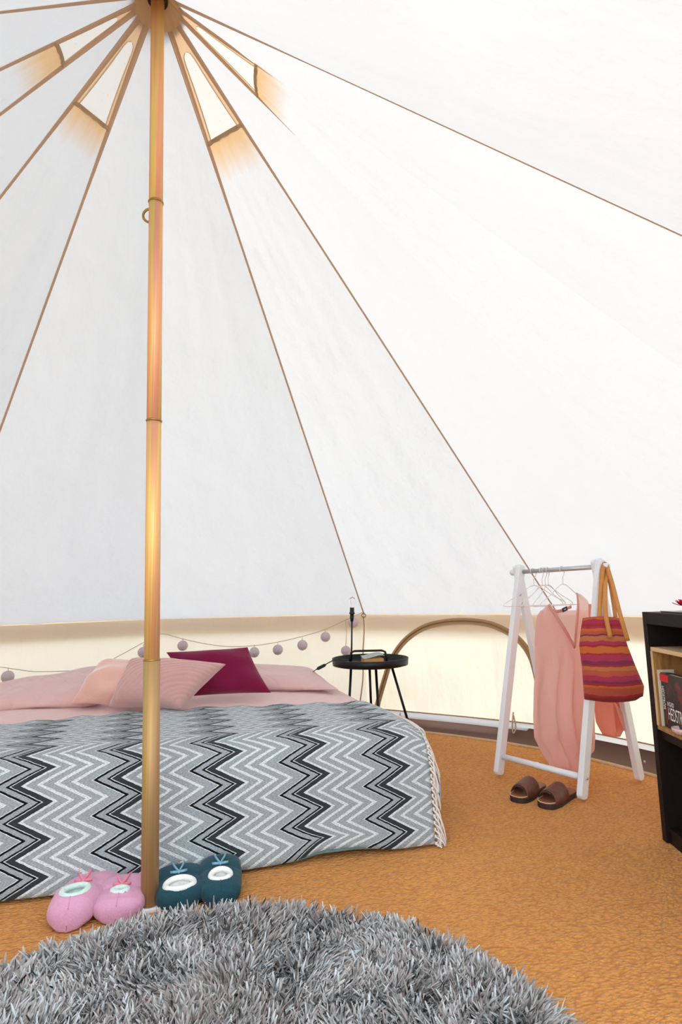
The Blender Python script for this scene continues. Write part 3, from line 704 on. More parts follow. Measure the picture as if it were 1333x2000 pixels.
mb = MB(); kd = (kB-kA).normalized(); mb.tube([kA, kA.lerp(kB, .48), kA.lerp(kB, .5), kA.lerp(kB, .52), kB], [.013, .013, .0155, .013, .013], 14); mb.build('crossbar', M['white_wood'], rack)
for p, d_ in ((kB, -rodd), (rr_.lerp(tR2, .10), -rodd), (fl_.lerp(tL2, .85), -rodd)):
    mb = MB(); mb.tube([p+d_*.024, p+d_*.030], .0055, 10); mb.build('screw', M['rod'], rack)

# hangers
pd = Vector((-rodd.y, rodd.x, 0)).normalized()
if pd.x < 0: pd = -pd
def rail_px(x):
    best = min(np.linspace(0, 1, 201), key=lambda t: abs(pxy(r0.lerp(r1, float(t)))[0]-x)); return r0.lerp(r1, float(best))
def pxy(p):
    v = p-CAM; k = v.dot(FW); return (666.5+F*v.dot(RT)/k, 1000-F*v.dot(UP)/k)
def hanger(x, rot=0., label='', wdt=.37):
    p = rail_px(x); h = empty('wire_hanger', p, label=label, cat='hanger', group='white wire hangers on the rail')
    d = (pd*math.cos(rot)+rodd*math.sin(rot)).normalized(); zz = Vector((0, 0, 1)); top = p+zz*.0135
    mb = MB(); hook = [top+d*(-.016)+zz*-.022, top+d*(-.017)+zz*-.008, top+d*-.010+zz*.0, top, top+d*.012-zz*.006, top+d*.018-zz*.022, top+d*.010-zz*.042, top+d*.0-zz*.055, top-zz*.085]
    mb.tube(bez(hook, 5), .0019, 6); mb.build('hook', M['white_wire'], h)
    mb = MB(); n = top-zz*.085; e = wdt/2
    mb.tube(bez([n, n+d*.03-zz*.006, n+d*e*.6-zz*.05, n+d*e-zz*.085, n+d*(e-.004)-zz*.098, n+d*e*.5-zz*.098, n-zz*.098, n-d*e*.5-zz*.098, n-d*(e-.004)-zz*.098, n-d*e-zz*.085, n-d*e*.6-zz*.05, n-d*.03-zz*.006, n], 4), .0019, 6); mb.build('shoulder_wire', M['white_wire'], h)
    return h, n, d
hanger(1042, -.25, 'leftmost empty white wire hanger, alone near the left end of the rail')
hanger(1058, .1, 'empty white wire hanger, left one of the tight cluster of three on the rail')
hanger(1064, -.1, 'empty white wire hanger, middle one of the tight cluster of three on the rail')
hanger(1070, .2, 'empty white wire hanger, right one of the tight cluster of three on the rail')
_, hn, hd_ = hanger(1098, 0, 'white wire hanger that holds the sheer rose dress')
# dress: panels laid out on the hanger's plane
dn_ = hd_.cross(Vector((0, 0, 1))).normalized()
if dn_.dot(CAM-hn) < 0: dn_ = -dn_
dr = empty('rose_dress', hn-Vector((0, 0, .1)), label='sheer rose sleeveless V-neck dress hanging on the rail', cat='dress')
def row(y, fl, fr): return (y, fl, fr)
rows = [(1183, 1064, 1150), (1200, 1050, 1153), (1230, 1046, 1155), (1262, 1045, 1156), (1300, 1046, 1157), (1350, 1043, 1158), (1400, 1042, 1159), (1440, 1044, 1160), (1465, 1056, 1158), (1490, 1072, 1135), (1512, 1086, 1108)]
def dxy(x, y, off=0.): return PL(x, y, hn, dn_)+dn_*off
def dress_pt(u, v, side=1):
    y = lerp(1183, 1512, v); xl, xr = interp(y, [r_[0] for r_ in rows], [r_[1] for r_ in rows]), interp(y, [r_[0] for r_ in rows], [r_[2] for r_ in rows])
    x = lerp(xl, xr, u); k = math.sin(PI*u)**.6
    fold = .014*math.sin(u*30+2.2*v+1.5*math.sin(v*3))*sm(.12, .5, v)+.008*nz(u*9, v*4, side)
    return dxy(x, y, side*(.018+.028*sm(0, .5, v))*k+fold*k)
def vneck(u, y):   # True where the front neckline is open
    x = lerp(interp(y, [r_[0] for r_ in rows], [r_[1] for r_ in rows]), interp(y, [r_[0] for r_ in rows], [r_[2] for r_ in rows]), u)
    return y < 1262 and (1070+(y-1183)*(1110-1070)/79) < x < (1124-(y-1183)*(1124-1112)/79)
# front bodice = two side pieces above the V, whole below
def front_left(u, v):
    y = lerp(1183, 1262, v); xl = interp(y, [r_[0] for r_ in rows], [r_[1] for r_ in rows]); xr = 1070+(y-1183)*(1111-1070)/79
    x = lerp(xl, xr, u); return dxy(x, y, .022*math.sin(PI*(x-1045)/115)+.004*nz(u*5, v*3))
def front_right(u, v):
    y = lerp(1160, 1262, v); xl = 1122-(y-1160)*(1122-1112)/102; xr = interp(y, [1160, 1172, 1185, 1262], [1128, 1145, 1152, 1156])
    x = lerp(xl, xr, u); return dxy(x, y, .022*max(0, math.sin(PI*(x-1045)/115))+.004*nz(u*5, v*3, 4))
def lower(u, v):
    y = lerp(1262, 1512, v); f_ = (y-1183)/(1512-1183); xl = interp(y, [r_[0] for r_ in rows], [r_[1] for r_ in rows]); xr = interp(y, [r_[0] for r_ in rows], [r_[2] for r_ in rows])
    x = lerp(xl, xr, u); k = max(0, math.sin(PI*u))**.5
    fold = .020*math.sin(u*24+3*v+1.2*math.sin(v*4))*sm(0, .3, v)+.007*nz(u*11, v*5, 1)+.018*nz(u*20, v*16, 2)*sm(.6, .85, v)
    return dxy(x, y, (.022+.03*v)*k+fold*k)
mb = MB(); mb.grid(front_left, 12, 16); mb.grid(front_right, 12, 18); mb.build('bodice_front', M['dress'], dr)
mb = MB(); mb.grid(lower, 70, 60); mb.build('skirt_front', M['dress'], dr)
def back(u, v):
    y = lerp(1192, 1500, v); xl = interp(y, [r_[0] for r_ in rows], [r_[1] for r_ in rows]); xr = interp(y, [r_[0] for r_ in rows], [r_[2] for r_ in rows])
    k = max(0, math.sin(PI*u))**.5; return dxy(lerp(xl, xr, u), y, -.016*k-.02*v*k+.012*math.sin(u*22)*k*v)
mb = MB(); mb.grid(back, 40, 30); mb.build('dress_back', M['dress'], dr)
def band(pts, w0, name, m, off=.0):
    P_ = bez([dxy(x, y, o_) for x, y, o_ in pts], 6); return ribbon(P_, lambda k: (P_[min(k+1, len(P_)-1)]-P_[max(k-1, 0)]).cross(dn_).normalized(), w0, name, m, dr, .0015)
band([(1068, 1181, .012), (1080, 1206, .026), (1096, 1234, .030), (1112, 1264, .032)], .017, 'neck_band', M['dress_band'])
band([(1124, 1158, .012), (1121, 1190, .026), (1116, 1226, .030), (1111, 1264, .032)], .015, 'neck_band', M['dress_band'])
band([(1070, 1188, -.005), (1095, 1194, -.012), (1120, 1185, -.008)], .014, 'back_neck', M['dress_band'])
lb = dxy(1104, 1190, -.004); ld = (dxy(1112, 1186, -.004)-dxy(1096, 1194, -.004)).normalized(); lu = dn_.cross(ld).normalized(); lu = lu if lu.z > 0 else -lu
mb = MB(); mb.box(lb+dn_*.004, (.042, .020, .0012), (ld, lu, dn_)); lbo = mb.build('size_label', M['blackplastic'], dr, smooth=False); lbo['label'] = 'small black neck label'
mb = MB()
for k in range(3): mb.box(lb+dn_*.0052+ld*((k-1)*.0045), (.0028, .0045, .0006), (ld, lu, dn_))
mb.build('label_mark', M['text_white'], lbo, smooth=False)
# coral garment behind the bag
cp = rail_px(1150); cn = dn_
co_ = empty('coral_top', cp-Vector((0, 0, .1)), label='coral garment hanging behind the striped bag, hem and cuff loop showing below it', cat='garment')
def cxy(x, y, off=0.): return PL(x, y, cp+pd*.1, cn)+cn*off
hw_l = lambda y: interp(y, [1180, 1300, 1370, 1410, 1432], [1150, 1152, 1156, 1160, 1172]); hw_r = lambda y: interp(y, [1180, 1300, 1370, 1400, 1415, 1432], [1172, 1200, 1217, 1222, 1221, 1206])
mb = MB(); mb.grid(lambda u, v: cxy(lerp(hw_l(lerp(1180, 1432, v)), hw_r(lerp(1180, 1432, v)), u), lerp(1180, 1432, v)+6*math.sin(PI*u)*v, .03*math.sin(PI*u)+.012*math.sin(u*16+v*2)*v), 40, 40); mb.build('body', M['coral'], co_, solid=.002)
mb = MB(); mb.grid(lambda u, v: cxy(lerp(1181, 1176, v)+lerp(0, interp(v, [0, .3, .8, 1], [2, 8, 14, 4]), u)+interp(v, [0, 1], [-2, 22]), lerp(1368, 1424, v), .05), 6, 16); mb.build('cuff_facing', M['dress'], co_)
mb = MB(); mb.grid(lambda u, v: cxy(lerp(1148, 1162, u), lerp(1370, 1452, v)+4*u, -.01+.006*math.sin(u*9)), 8, 14); mb.build('tie_end', M['coral'], co_)
# striped bag on the rail end
bp = r0-rdv*.035; bn = (CAM-bp); bn.z = 0; bn.normalize(); bn = (bn+pd*-.15).normalized(); 
bag = empty('striped_tote_bag', bp-Vector((0, 0, .2)), label='magenta and orange striped cloth tote bag with tan straps hung on the rail end', cat='bag')
PB = bp+bn*.155
def bxy(x, y, off=0.):
    return PL(x, y, PB+bn*(off-.155*max(0, 1-max(0, y-1100)/105)), bn)
yl = [1205, 1230, 1262, 1300, 1340, 1366]; xL = [1139, 1135, 1132, 1137, 1140, 1142]; xR = [1209, 1217, 1227, 1242, 1259, 1257]
def bag_pt(u, v, sg):
    yl_ = lerp(1207, 1366, v); xl, xr = interp(yl_, yl, xL), interp(yl_, yl, xR); x = lerp(xl, xr, u)
    y = yl_+ (lerp(0, 6, math.sin(PI*u))*v) - (1-v)*3*math.sin(PI*u)-6*sm(.9, 1, v)*sm(.85, 1, u)
    k = max(0, math.sin(PI*u))**.45*max(0, min(1, (1-v)*6+.0))**.5 if v > .84 else max(0, math.sin(PI*u))**.45
    th = lerp(.018, .05, sm(0, .8, v))
    return bxy(x, y, sg*th*k+.005*nz(u*4, v*4, 3)*k)
mb = MB(); mb.grid(lambda u, v: bag_pt(u, v, 1), 40, 48, lambda u, v: (u, 1-v)); mb.grid(lambda u, v: bag_pt(1-u, v, -1), 24, 32, lambda u, v: (1-u, 1-v)); mb.build('bag_body', M['bag'], bag)
hook_ = bp+Vector((0, 0, .016))
def strap(pts, wd_=.018):
    P_ = bez(pts, 7); ribbon(P_, lambda k: (P_[min(k+1, len(P_)-1)]-P_[max(k-1, 0)]).cross(bn).normalized(), wd_, 'strap', M['strap'], bag, .003)
strap([bxy(1171, 1207, .018), bxy(1174, 1160, .012), bxy(1177, 1120, .010), bxy(1181, 1102, .004), bxy(1185, 1108, -.02), bxy(1183, 1150, .022), bxy(1184, 1200, .030), bxy(1193, 1246, .045)], .018)
strap([bxy(1227, 1252, .042), bxy(1212, 1200, .03), bxy(1198, 1145, .016), bxy(1187, 1108, .006), bxy(1184, 1103, -.01), bxy(1190, 1125, -.03), bxy(1198, 1170, -.03), bxy(1203, 1205, -.02)], .017)

# ================================================================== CABINET
A0 = Z(1295, 1640); A1 = Z(1333, 1672); fd = (A1-A0); fd.z = 0; fd.normalize()
topz = PL(1252, 1195, A0, Vector((A0.x, A0.y+CD, 0))).z
fn = Vector((fd.y, -fd.x, 0)); 
if fn.x > 0: fn = -fn          # faces into the tent
dp = -fn; up_ = Vector((0, 0, 1)); CW, CDp, BT = .80, .36, .030
cab = empty('low_bookcase', A0, label='low black-brown open bookcase on the right', cat='bookcase')
def cb(a, b, c): return A0+fd*a+dp*b+up_*c
def board(a0, a1, b0, b1, c0, c1, name, m, parent=cab, bev=.0012):
    mb = MB(); mb.box(cb((a0+a1)/2, (b0+b1)/2, (c0+c1)/2), (a1-a0, b1-b0, c1-c0), (fd, dp, up_)); return mb.build(name, m, parent, smooth=False, bevel=bev)
board(0, BT, 0, CDp, 0, topz, 'side_panel', M['dark_wood']); board(CW-BT, CW, 0, CDp, 0, topz, 'side_panel', M['dark_wood'])
board(BT, CW-BT, 0, CDp, topz-BT*1.4, topz, 'top_board', M['dark_wood'])
board(BT, CW-BT, CDp-.01, CDp, .02, topz-.03, 'back_panel', M['inner_black'])
board(BT, CW-BT, .01, CDp-.01, .0, .05, 'bottom_board', M['dark_wood'])
# wooden insert crate
z1 = PL(1272, 1264, cb(BT, 0, 0), fn).z; z0 = PL(1292, 1428, cb(BT, 0, 0), fn).z
iw = .50
board(BT, BT+iw, .004, CDp-.012, z1-.014, z1, 'insert_top', M['oak_pale']); board(BT, BT+iw, .004, CDp-.012, z0, z0+.014, 'insert_shelf', M['oak'])
board(BT, BT+.010, .006, CDp-.012, z0+.014, z1-.014, 'insert_side', M['oak']); board(BT, BT+.010, .003, .006, z0+.014, z1-.014, 'insert_edge', M['oak_pale'], cab, 0); board(BT+.010, BT+iw, CDp-.03, CDp-.014, z0+.014, z1-.014, 'insert_back', M['oak'])
board(BT+iw, BT+iw+.012, .004, CDp-.012, z0, z1, 'insert_side', M['oak_pale'])
board(BT, BT+iw, .012, CDp-.012, z0-.03, z0-.002, 'shelf_board', M['dark_wood'])
# a pale magazine file edge and books standing in it
def book(a, w_, dpt, hgt, m, label, tw=0., b0=.045, name='hardback_book'):
    z = z0+.015; o = empty(name, cb(a, b0, z), label=label, cat='book', group='books in the bookcase')
    mb = MB(); mb.box(cb(a+w_/2, b0+dpt/2, z+hgt/2), (w_-.006, dpt-.006, hgt-.008), (fd, dp, up_)); mb.build('page_block', M['pages'], o, smooth=False)
    for s in (0, 1):
        mb = MB(); mb.box(cb(a+(w_ if s else 0)+(-.0015 if s else .0015), b0+dpt/2, z+hgt/2), (.003, dpt, hgt), (fd, dp, up_)); mb.build('cover', m, o, smooth=False)
    mb = MB(); mb.box(cb(a+w_/2, b0, z+hgt/2), (w_, .004, hgt), (fd, dp, up_)); mb.build('spine', m, o, smooth=False)
    return o, z
def text(s, p, ex, ey, size, m, parent, sx=1., name='lettering'):
    cu = bpy.data.curves.new(name, 'FONT'); cu.body = s; cu.size = size; cu.align_x = 'LEFT'; cu.extrude = .0; 
    to = bpy.data.objects.new(name, cu); COL.objects.link(to); dg = bpy.context.evaluated_depsgraph_get(); me = bpy.data.meshes.new_from_object(to.evaluated_get(dg)); COL.objects.unlink(to); bpy.data.objects.remove(to)
    ez = ex.cross(ey).normalized(); mt = Matrix((ex*sx, ey, ez)).transposed().to_4x4(); mt.translation = p
    me.transform(mt); me.materials.clear(); o = link(name, me, m, parent); return o
# the visible thriller stands front-on, spine to the left
zb = z0+.0145; tp0 = PL(1287, 1312, cb(BT+.02, .02, 0), fn)
bkz = (tp0.z-zb)
tr_ = empty('thriller_book', cb(BT+.02, .02, zb), label='black and red thriller with large white author lettering, standing cover-out in the bookcase', cat='book', group='books in the bookcase')
a0 = BT+.022; spw = .028; cw_ = .135
fd2 = fd
mb = MB(); mb.box(cb(a0+spw+cw_/2, .022+.012, zb+bkz/2), (cw_, .022, bkz-.008), (fd, dp, up_)); mb.build('page_block', M['pages'], tr_, smooth=False)
cov = board(a0+spw, a0+spw+cw_, .018, .021, zb, zb+bkz, 'front_cover', M['thriller'], tr_, 0); board(a0+spw, a0+spw+cw_, .046, .049, zb, zb+bkz, 'back_cover', M['thriller'], tr_, 0)
spn = board(a0, a0+spw, .020, .048, zb, zb+bkz, 'spine', M['thriller'], tr_, .001)
board(a0+.002, a0+spw+.03, .0168, .0178, zb+bkz-.028, zb+bkz-.004, 'red_band', M['red'], tr_, 0)
board(a0+spw-.004, a0+spw+.004, .0168, .0178, zb+.01, zb+bkz*.42, 'red_strip', M['darkred'], tr_, 0)
ex = fd; 
lw = cb(a0+spw+.010, .0165, zb+.075); text('INGRID', lw, ex, up_, .021, M['text_white'], cov, .62)
text('HEDSTRÖM', cb(a0+spw+.010, .0165, zb+.030), ex, up_, .060, M['text_white'], cov, .42)
text('HEDSTRÖM', cb(a0+.009, .0165, zb+bkz*.76), -up_, ex, .024, M['text_white'], spn, .62)
board(a0-.006, a0-.003, .012, .07, zb, zb+bkz+.008, 'magazine_sleeve', M['pages'], tr_, 0)
b2, _ = book(BT+.05, .03, .12, bkz*.82, M['darkred'], 'dark red book standing behind the thriller in the bookcase', b0=.09)
sh = empty('pink_glass_dish', cb(BT+.09, -.0, z0+.015), label='pale pink ribbed dish on the crate shelf in front of the thriller', cat='dish')
sp = cb(BT+.150, .014, z0+.0145)
mb = MB(); n_ = 40
mb.lathe([(.010, 0), (.022, .003), (.030, .012), (.032, .022), (.029, .022), (.024, .012), (.002, .006)], sp, n_); mb.v = [(sp.x+(x-sp.x)*(1+.05*math.sin(i % n_*2.0)), sp.y+(y-sp.y)*(1+.05*math.sin(i % n_*2.0)), z) for i, (x, y, z) in enumerate(mb.v)]
sp = sp; mb.build('bowl', M['shell'], sh); 
# on top: magazine and a red flower
mg = empty('magazine', cb(.16, .1, topz), label='dark glossy magazine lying on top of the bookcase', cat='magazine')
mb = MB(); mb.box(cb(.20, .10, topz+.002), (.22, .15, .004), (fd, dp, up_)); mb.build('page_block', M['mag'], mg, smooth=False)
mb = MB(); mb.box(cb(.20, .10, topz+.005), (.225, .155, .0015), (fd, dp, up_)); mb.build('cover', M['mag'], mg, smooth=False)
fp = PL(1334, 1183, cb(.15, .12, 0), fn)
fw_ = empty('red_flower', cb(.15, .12, topz), label='crimson many-petalled flower at the frame edge above the bookcase', cat='flower')
for k in range(16):
    a = k*2.39996; el_ = .25+.055*k; d_ = Vector((math.cos(a)*math.cos(el_), math.sin(a)*math.cos(el_), math.sin(el_)-.25)); sd_ = Vector((-math.sin(a), math.cos(a), 0)); L = .034-.0008*k
    mb = MB(); mb.grid(lambda u, v: fp+d_*(L*v)+Vector((0, 0, .008*v*v))+sd_*((u-.5)*.014*math.sin(PI*min(.97, v*.9+.08)))+Vector((0, 0, .004*abs(u-.5))), 4, 6); mb.build('petal', M['petal'], fw_, solid=.0008)
base_ = Vector((fp.x, fp.y, topz+.010))
mb = MB(); mb.tube([fp, fp.lerp(base_, .6)+Vector((.002, 0, 0)), base_], .002, 6); mb.build('stem', M['leaf'], fw_)

# ================================================================== SHAG RUG
RC, RR = Vector((.05, -.875, 0)), .725
rug = empty('shag_rug', RC, label='round grey shaggy long-pile rug in the foreground', cat='rug')
mb = MB(); mb.lathe([(.001, .001), (RR-.01, .001), (RR, .006), (RR-.01, .012), (.001, .012)], RC, 96); mb.build('backing', plain('rug backing', (104, 98, 96), .95), rug)
def pile():
    N = 62000
    r = RR*np.sqrt(rng.random(N)); a = rng.random(N)*2*PI
    x, y = r*np.cos(a), r*np.sin(a)
    keep = (y+RC.y > -1.75); x, y, r, a = x[keep], y[keep], r[keep], a[keep]; N = len(x)
    # clumped lean field
    G = 60; gx = rng.normal(size=(G, G)); gy = rng.normal(size=(G, G))
    def samp(g, s):
        u = (x/RR*.5+.5)*s % (G-1.001); v = (y/RR*.5+.5)*s % (G-1.001); i = u.astype(int); j = v.astype(int); fu = u-i; fv = v-j
        return g[i, j]*(1-fu)*(1-fv)+g[i+1, j]*fu*(1-fv)+g[i, j+1]*(1-fu)*fv+g[i+1, j+1]*fu*fv
    lx = samp(gx, 26)*.8+samp(gy, 9)*.6+rng.normal(size=N)*.55; ly = samp(gy, 26)*.8+samp(gx, 9)*.6+rng.normal(size=N)*.55
    edge = np.clip((r/RR-.93)/.07, 0, 1); lx += np.cos(a)*edge*1.2; ly += np.sin(a)*edge*1.2
    L = rng.uniform(.042, .068, N); lm = np.sqrt(lx**2+ly**2)+1e-6; th = np.clip(.35+.42*lm, .2, 1.35); dx, dy = lx/lm, ly/lm
    S = 4; K = 3; P = np.zeros((N, S, 3)); wdt = np.array([.0034, .0045, .0040, .0011])[None, :]*rng.uniform(.8, 1.3, N)[:, None]
    cur = np.stack([x+RC.x, y+RC.y, np.full(N, .010)], 1); P[:, 0] = cur; bend = rng.normal(size=N)*.5
    for s in range(1, S):
        t = th*(.35+.55*s/(S-1)*1.5); ang = np.arctan2(dy, dx)+bend*s*.35
        d = np.stack([np.sin(t)*np.cos(ang), np.sin(t)*np.sin(ang), np.maximum(np.cos(t), -.05)], 1); P[:, s] = P[:, s-1]+d*(L/(S-1))[:, None]
    V = np.zeros((N, S, K, 3)); ph = rng.random(N)*2*PI
    sx = np.stack([-dy, dx, np.zeros(N)], 1); tx = np.stack([dx*.5, dy*.5, np.full(N, .85)], 1)
    for k in range(K):
        q = ph+2*PI*k/K
        V[:, :, k] = P+(sx*np.cos(q)[:, None])[:, None, :]*wdt[:, :, None]+(tx*np.sin(q)[:, None])[:, None, :]*wdt[:, :, None]*.8
    V[..., 2] = np.maximum(V[..., 2], .004)
    base = (np.arange(N)*S*K)[:, None, None, None]; s_ = np.arange(S-1)[None, :, None, None]; k_ = np.arange(K)[None, None, :, None]
    q = np.concatenate([s_*K+k_, s_*K+(k_+1) % K, (s_+1)*K+(k_+1) % K, (s_+1)*K+k_], 3); Fq = (base+q).reshape(-1, 4)
    me = bpy.data.meshes.new('pile'); nv = N*S*K; me.vertices.add(nv); me.vertices.foreach_set('co', V.reshape(-1))
    nf = len(Fq); me.loops.add(nf*4); me.loops.foreach_set('vertex_index', Fq.reshape(-1).astype(np.int32)); me.polygons.add(nf)
    me.polygons.foreach_set('loop_start', np.arange(0, nf*4, 4, dtype=np.int32)); me.polygons.foreach_set('loop_total', np.full(nf, 4, np.int32))
    me.update(calc_edges=True); me.polygons.foreach_set('use_smooth', [True]*nf)
    at = me.attributes.new('tone', 'FLOAT', 'POINT'); tone = np.clip(rng.random(N)*.75+.12+.12*samp(gx, 14), 0, 1); at.data.foreach_set('value', np.repeat(tone, S*K).astype(np.float32))
    at = me.attributes.new('along', 'FLOAT', 'POINT'); at.data.foreach_set('value', np.tile(np.repeat(np.linspace(0, 1, S), K), N).astype(np.float32))
    t = NT('grey shag yarn'); a1 = t.n('ShaderNodeAttribute', attribute_name='tone'); a2 = t.n('ShaderNodeAttribute', attribute_name='along')
    c = t.ramp(a1.outputs['Fac'], [(0, srgb(132, 120, 116)), (.35, srgb(162, 154, 150)), (.6, srgb(180, 178, 178)), (.85, srgb(196, 203, 205)), (1, srgb(206, 198, 190))])
    m = t.pbr(c, .75, 0, None, .3, .25)
    o = link('pile', me, m, rug); o['kind'] = 'stuff'
pile()

# ================================================================== SLIPPERS
def slipper(name, heel_px, toe_ang, L, Wd, Hh, m, lin, rib, label, ox=0., open_c=(.44, .5), open_r=(.19, .26), group='', tilt=0., roll=0.):
    hp_ = Z(*heel_px, 0.)
    root = empty(name, hp_, label=label, cat='slipper', group=group)
    dirv = Vector((math.sin(toe_ang), math.cos(toe_ang), 0)); side = Vector((dirv.y, -dirv.x, 0)); hp_ = hp_+dirv*.008
    wprof = lambda t: Wd/2*interp(t, [0, .03, .12, .3, .55, .75, .9, .97, 1], [.0, .52, .84, .96, .99, 1.0, .82, .48, .0])
    hprof = lambda t: Hh*interp(t, [0, .03, .1, .25], [.25, .72, .95, 1.0]) if t < .25 else lerp(Hh, tilt or Hh, sm(.25, .65, t))*interp(t, [.25, .5, .7, .85, .95, 1], [1, .97, 1.0, .85, .55, .2])
    def S(t, a):   # a: 0..2pi around, 0 = bottom centre
        w_, h_ = wprof(t), hprof(t); sx = math.sin(a); cz = -math.cos(a)
        e = .8; X = math.copysign(abs(sx)**e, sx)*w_; zc = math.copysign(abs(cz)**.75, cz)
        z = h_*.5+zc*h_*.5
        lump = 1+.05*nz(t*5+Wd*99, a*1.3, Hh*50)
        u_, v_ = t, X/(w_+1e-6)
        if cz > 0:
            d = ((t-open_c[0])/open_r[0])**2+((X/(Wd/2))/(open_r[1]*2))**2
            z += h_*(.14*math.exp(-(d-1.6)**2*1.2)-.20*math.exp(-d*.8))
            z -= h_*.10*math.exp(-((t-(open_c[0]+open_r[0]+.06))/.03)**2)*.8      # gathered dip under the bow
        X *= lump
        p = hp_+dirv*(t*L)+side*(X+ox*t*t)+Vector((0, 0, max(.004, z)))
        return p
    NTt, NA = 46, 40; mb = MB(); ring = []
    ts = [.5-.5*math.cos(PI*i/NTt) for i in range(NTt+1)]
    for t in ts:
        for k in range(NA): mb.v.append(tuple(S(min(.999, max(.001, t)), 2*PI*k/NA)))
    hole = lambda t, a: -math.cos(a) > 0 and ((t-open_c[0])/open_r[0])**2+((math.copysign(abs(math.sin(a))**.8, math.sin(a)))*wprof(t)/(Wd/2)/(open_r[1]*2))**2 < .8
    for i in range(NTt):
        for k in range(NA):
            if not hole((ts[i]+ts[i+1])/2, 2*PI*(k+.5)/NA): mb.f.append((i*NA+k, i*NA+(k+1) % NA, (i+1)*NA+(k+1) % NA, (i+1)*NA+k))
    mb.f.append(tuple(range(NA))); mb.f.append(tuple(NTt*NA+k for k in range(NA)))
    mb.build('plush_upper', m, root)
    # fleece collar and inside
    def O(phi, s=1.):
        t = open_c[0]+open_r[0]*math.cos(phi)*s*.92; xx = open_r[1]*2*math.sin(phi)*s*.92*(Wd/2); w_ = wprof(t)
        sa = min(1, abs(xx)/w_)**(1/.8); a = PI-math.copysign(math.asin(sa), xx); return S(t, a)
    pts = [O(2*PI*k/36)+Vector((0, 0, .002)) for k in range(37)]
    mb = MB(); mb.tube(pts, .0085, 8, cap=False); mb.build('fleece_collar', lin, root)
    cen = hp_+dirv*(L*open_c[0])
    mb = MB(); mb.grid(lambda u, v: lerp(O(2*PI*u), Vector((cen.x, cen.y, 0))+Vector((0, 0, 1))*(Hh*.32)+(O(2*PI*u)-cen)*.55-Vector((0, 0, (O(2*PI*u)).z*.55)), v)if v < 1 else cen+Vector((0, 0, Hh*.30)), 36, 5); mb.build('fleece_lining', lin, root)
    # bow
    tb_ = open_c[0]+open_r[0]+.07; bc = S(tb_, PI)+Vector((0, 0, .006))
    mb = MB(); 
    for s in (-1, 1):
        mb.tube(bez([bc, bc+side*(s*.012)+dirv*.012+Vector((0, 0, .012)), bc+side*(s*.018)+dirv*.030+Vector((0, 0, .016))], 4), .0045, 6, flat=.2, up=(0, 0, 1) if 0 else None)
        mb.tube(bez([bc, bc+side*(s*.014)-dirv*.004+Vector((0, 0, .003)), bc+side*(s*.024)+dirv*.004], 4), .004, 6, flat=.25)
    mb.ball(bc, .005, 6); mb.build('bow', rib, root)
    mb = MB(); mb.tube([S(t_, PI)+Vector((0, 0, .0005)) for t_ in np.linspace(.03, open_c[0]-open_r[0]-.01, 8)], .0014, 4); mb.build('heel_seam', m, root)
    return root
slipper('pink_slipper', (128, 1828), .10, .255, .140, .078, M['pinkplush'], M['mintfleece'], M['pinkribbon'], 'pink plush ballerina slipper, the left one of the pink pair', group='pink slippers', open_c=(.27, .5), open_r=(.14, .25), tilt=.068, ox=.055)
slipper('pink_slipper', (224, 1812), .12, .205, .150, .062, M['pinkplush'], M['mintfleece'], M['pinkribbon'], 'pink plush ballerina slipper, the right one of the pink pair, just left of the pole', group='pink slippers', open_c=(.29, .5), open_r=(.075, .14), tilt=.066)
slipper('petrol_slipper', (353, 1787), -.02, .205, .150, .056, M['tealplush'], M['fleece'], M['blueribbon'], 'dark petrol plush slipper just right of the pole, wide white fleece opening', group='petrol slippers', open_c=(.25, .5), open_r=(.15, .29), tilt=.070)
slipper('petrol_slipper', (432, 1780), .08, .235, .130, .060, M['tealplush'], M['fleece'], M['blueribbon'], 'dark petrol plush slipper, the right one of the petrol pair', group='petrol slippers', open_c=(.30, .5), open_r=(.125, .24), tilt=.078)

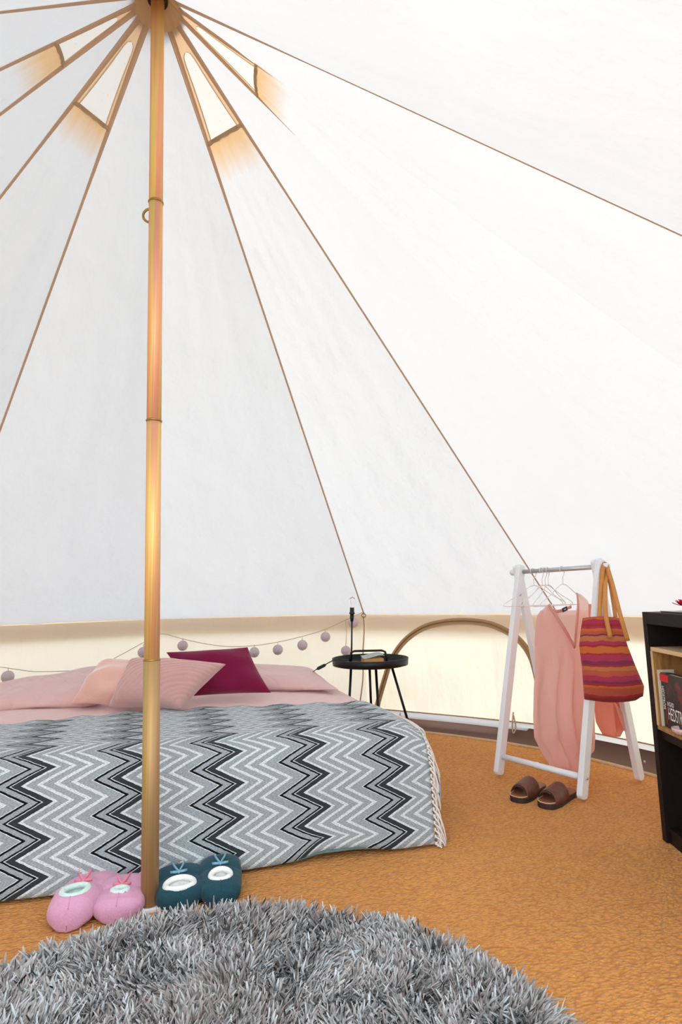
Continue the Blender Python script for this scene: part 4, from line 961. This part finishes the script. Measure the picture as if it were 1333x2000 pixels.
# ================================================================== SANDALS
def sandal(toe_px, heel_px, label, Wd=.088):
    a = Z(*toe_px, 0); b = Z(*heel_px, 0); root = empty('leather_sandal', a, label=label, cat='sandal', group='brown leather sandals')
    d = (b-a).normalized(); L = .24; s = Vector((d.y, -d.x, 0)); U = Vector((0, 0, 1))
    wp_ = lambda t: Wd/2*interp(t, [0, .03, .1, .3, .5, .75, .9, .97, 1], [.30, .62, .88, 1.0, .86, .74, .74, .52, .25])
    def slab(z0_, z1_, sc, name, m, parent=root):
        mb = MB(); N = 26; ring = [(t, 1) for t in np.linspace(0, 1, N)]+[(t, -1) for t in np.linspace(1, 0, N)]
        vs = [a+d*(t*L)+s*(sg*wp_(t)*sc)+U*(z) for z in (z0_, z1_) for t, sg in ring]; n_ = len(ring)
        mb.add(vs, [tuple(range(n_)), tuple(range(2*n_-1, n_-1, -1))]+[(i, (i+1) % n_, n_+(i+1) % n_, n_+i) for i in range(n_)]); return mb.build(name, m, parent, smooth=False)
    slab(.0, .020, 1.0, 'sole', M['sole']); ins = slab(.020, .024, .95, 'insole', M['insole'])
    mb = MB(); mb.tube([a+d*(t*L)+s*(sg*wp_(t)*.93)+U*.0245 for t, sg in [(t, 1) for t in np.linspace(0.3, 0, 9)]+[(t, -1) for t in np.linspace(0, .3, 9)]], .0013, 4); mb.build('stitching', M['stitch'], ins)
    for (t0, t1, t2, t3, hh) in ((.12, .42, .26, .60, .056), (.30, .62, .16, .46, .060)):
        def f(u, v):
            an = PI*v; tt = lerp(lerp(t0, t2, v), lerp(t1, t3, v), u); w_ = wp_(tt)*1.02
            return a+d*(tt*L)+s*(w_*math.cos(an))+U*(.016+hh*math.sin(an)**.8*(.75+.25*u))
        mb = MB(); mb.grid(f, 10, 22); mb.build('strap', M['leather'], root, solid=.003)
    def g(u, v):
        an = PI*v; tt = lerp(.14, .56, u); w_ = wp_(tt)*.99
        return a+d*(tt*L)+s*(w_*math.cos(an))+U*(.015+.054*math.sin(an)**.8*(.72+.25*u))
    mb = MB(); mb.grid(g, 8, 16); mb.build('strap_lining', M['leather_dark'], root)
    return root
sandal((1008, 1568), (1092, 1520), 'brown leather slip-on sandal, left of the pair on the floor under the dress')
sandal((1062, 1580), (1150, 1535), 'brown leather slip-on sandal, the right of the pair, beside the rack leg')
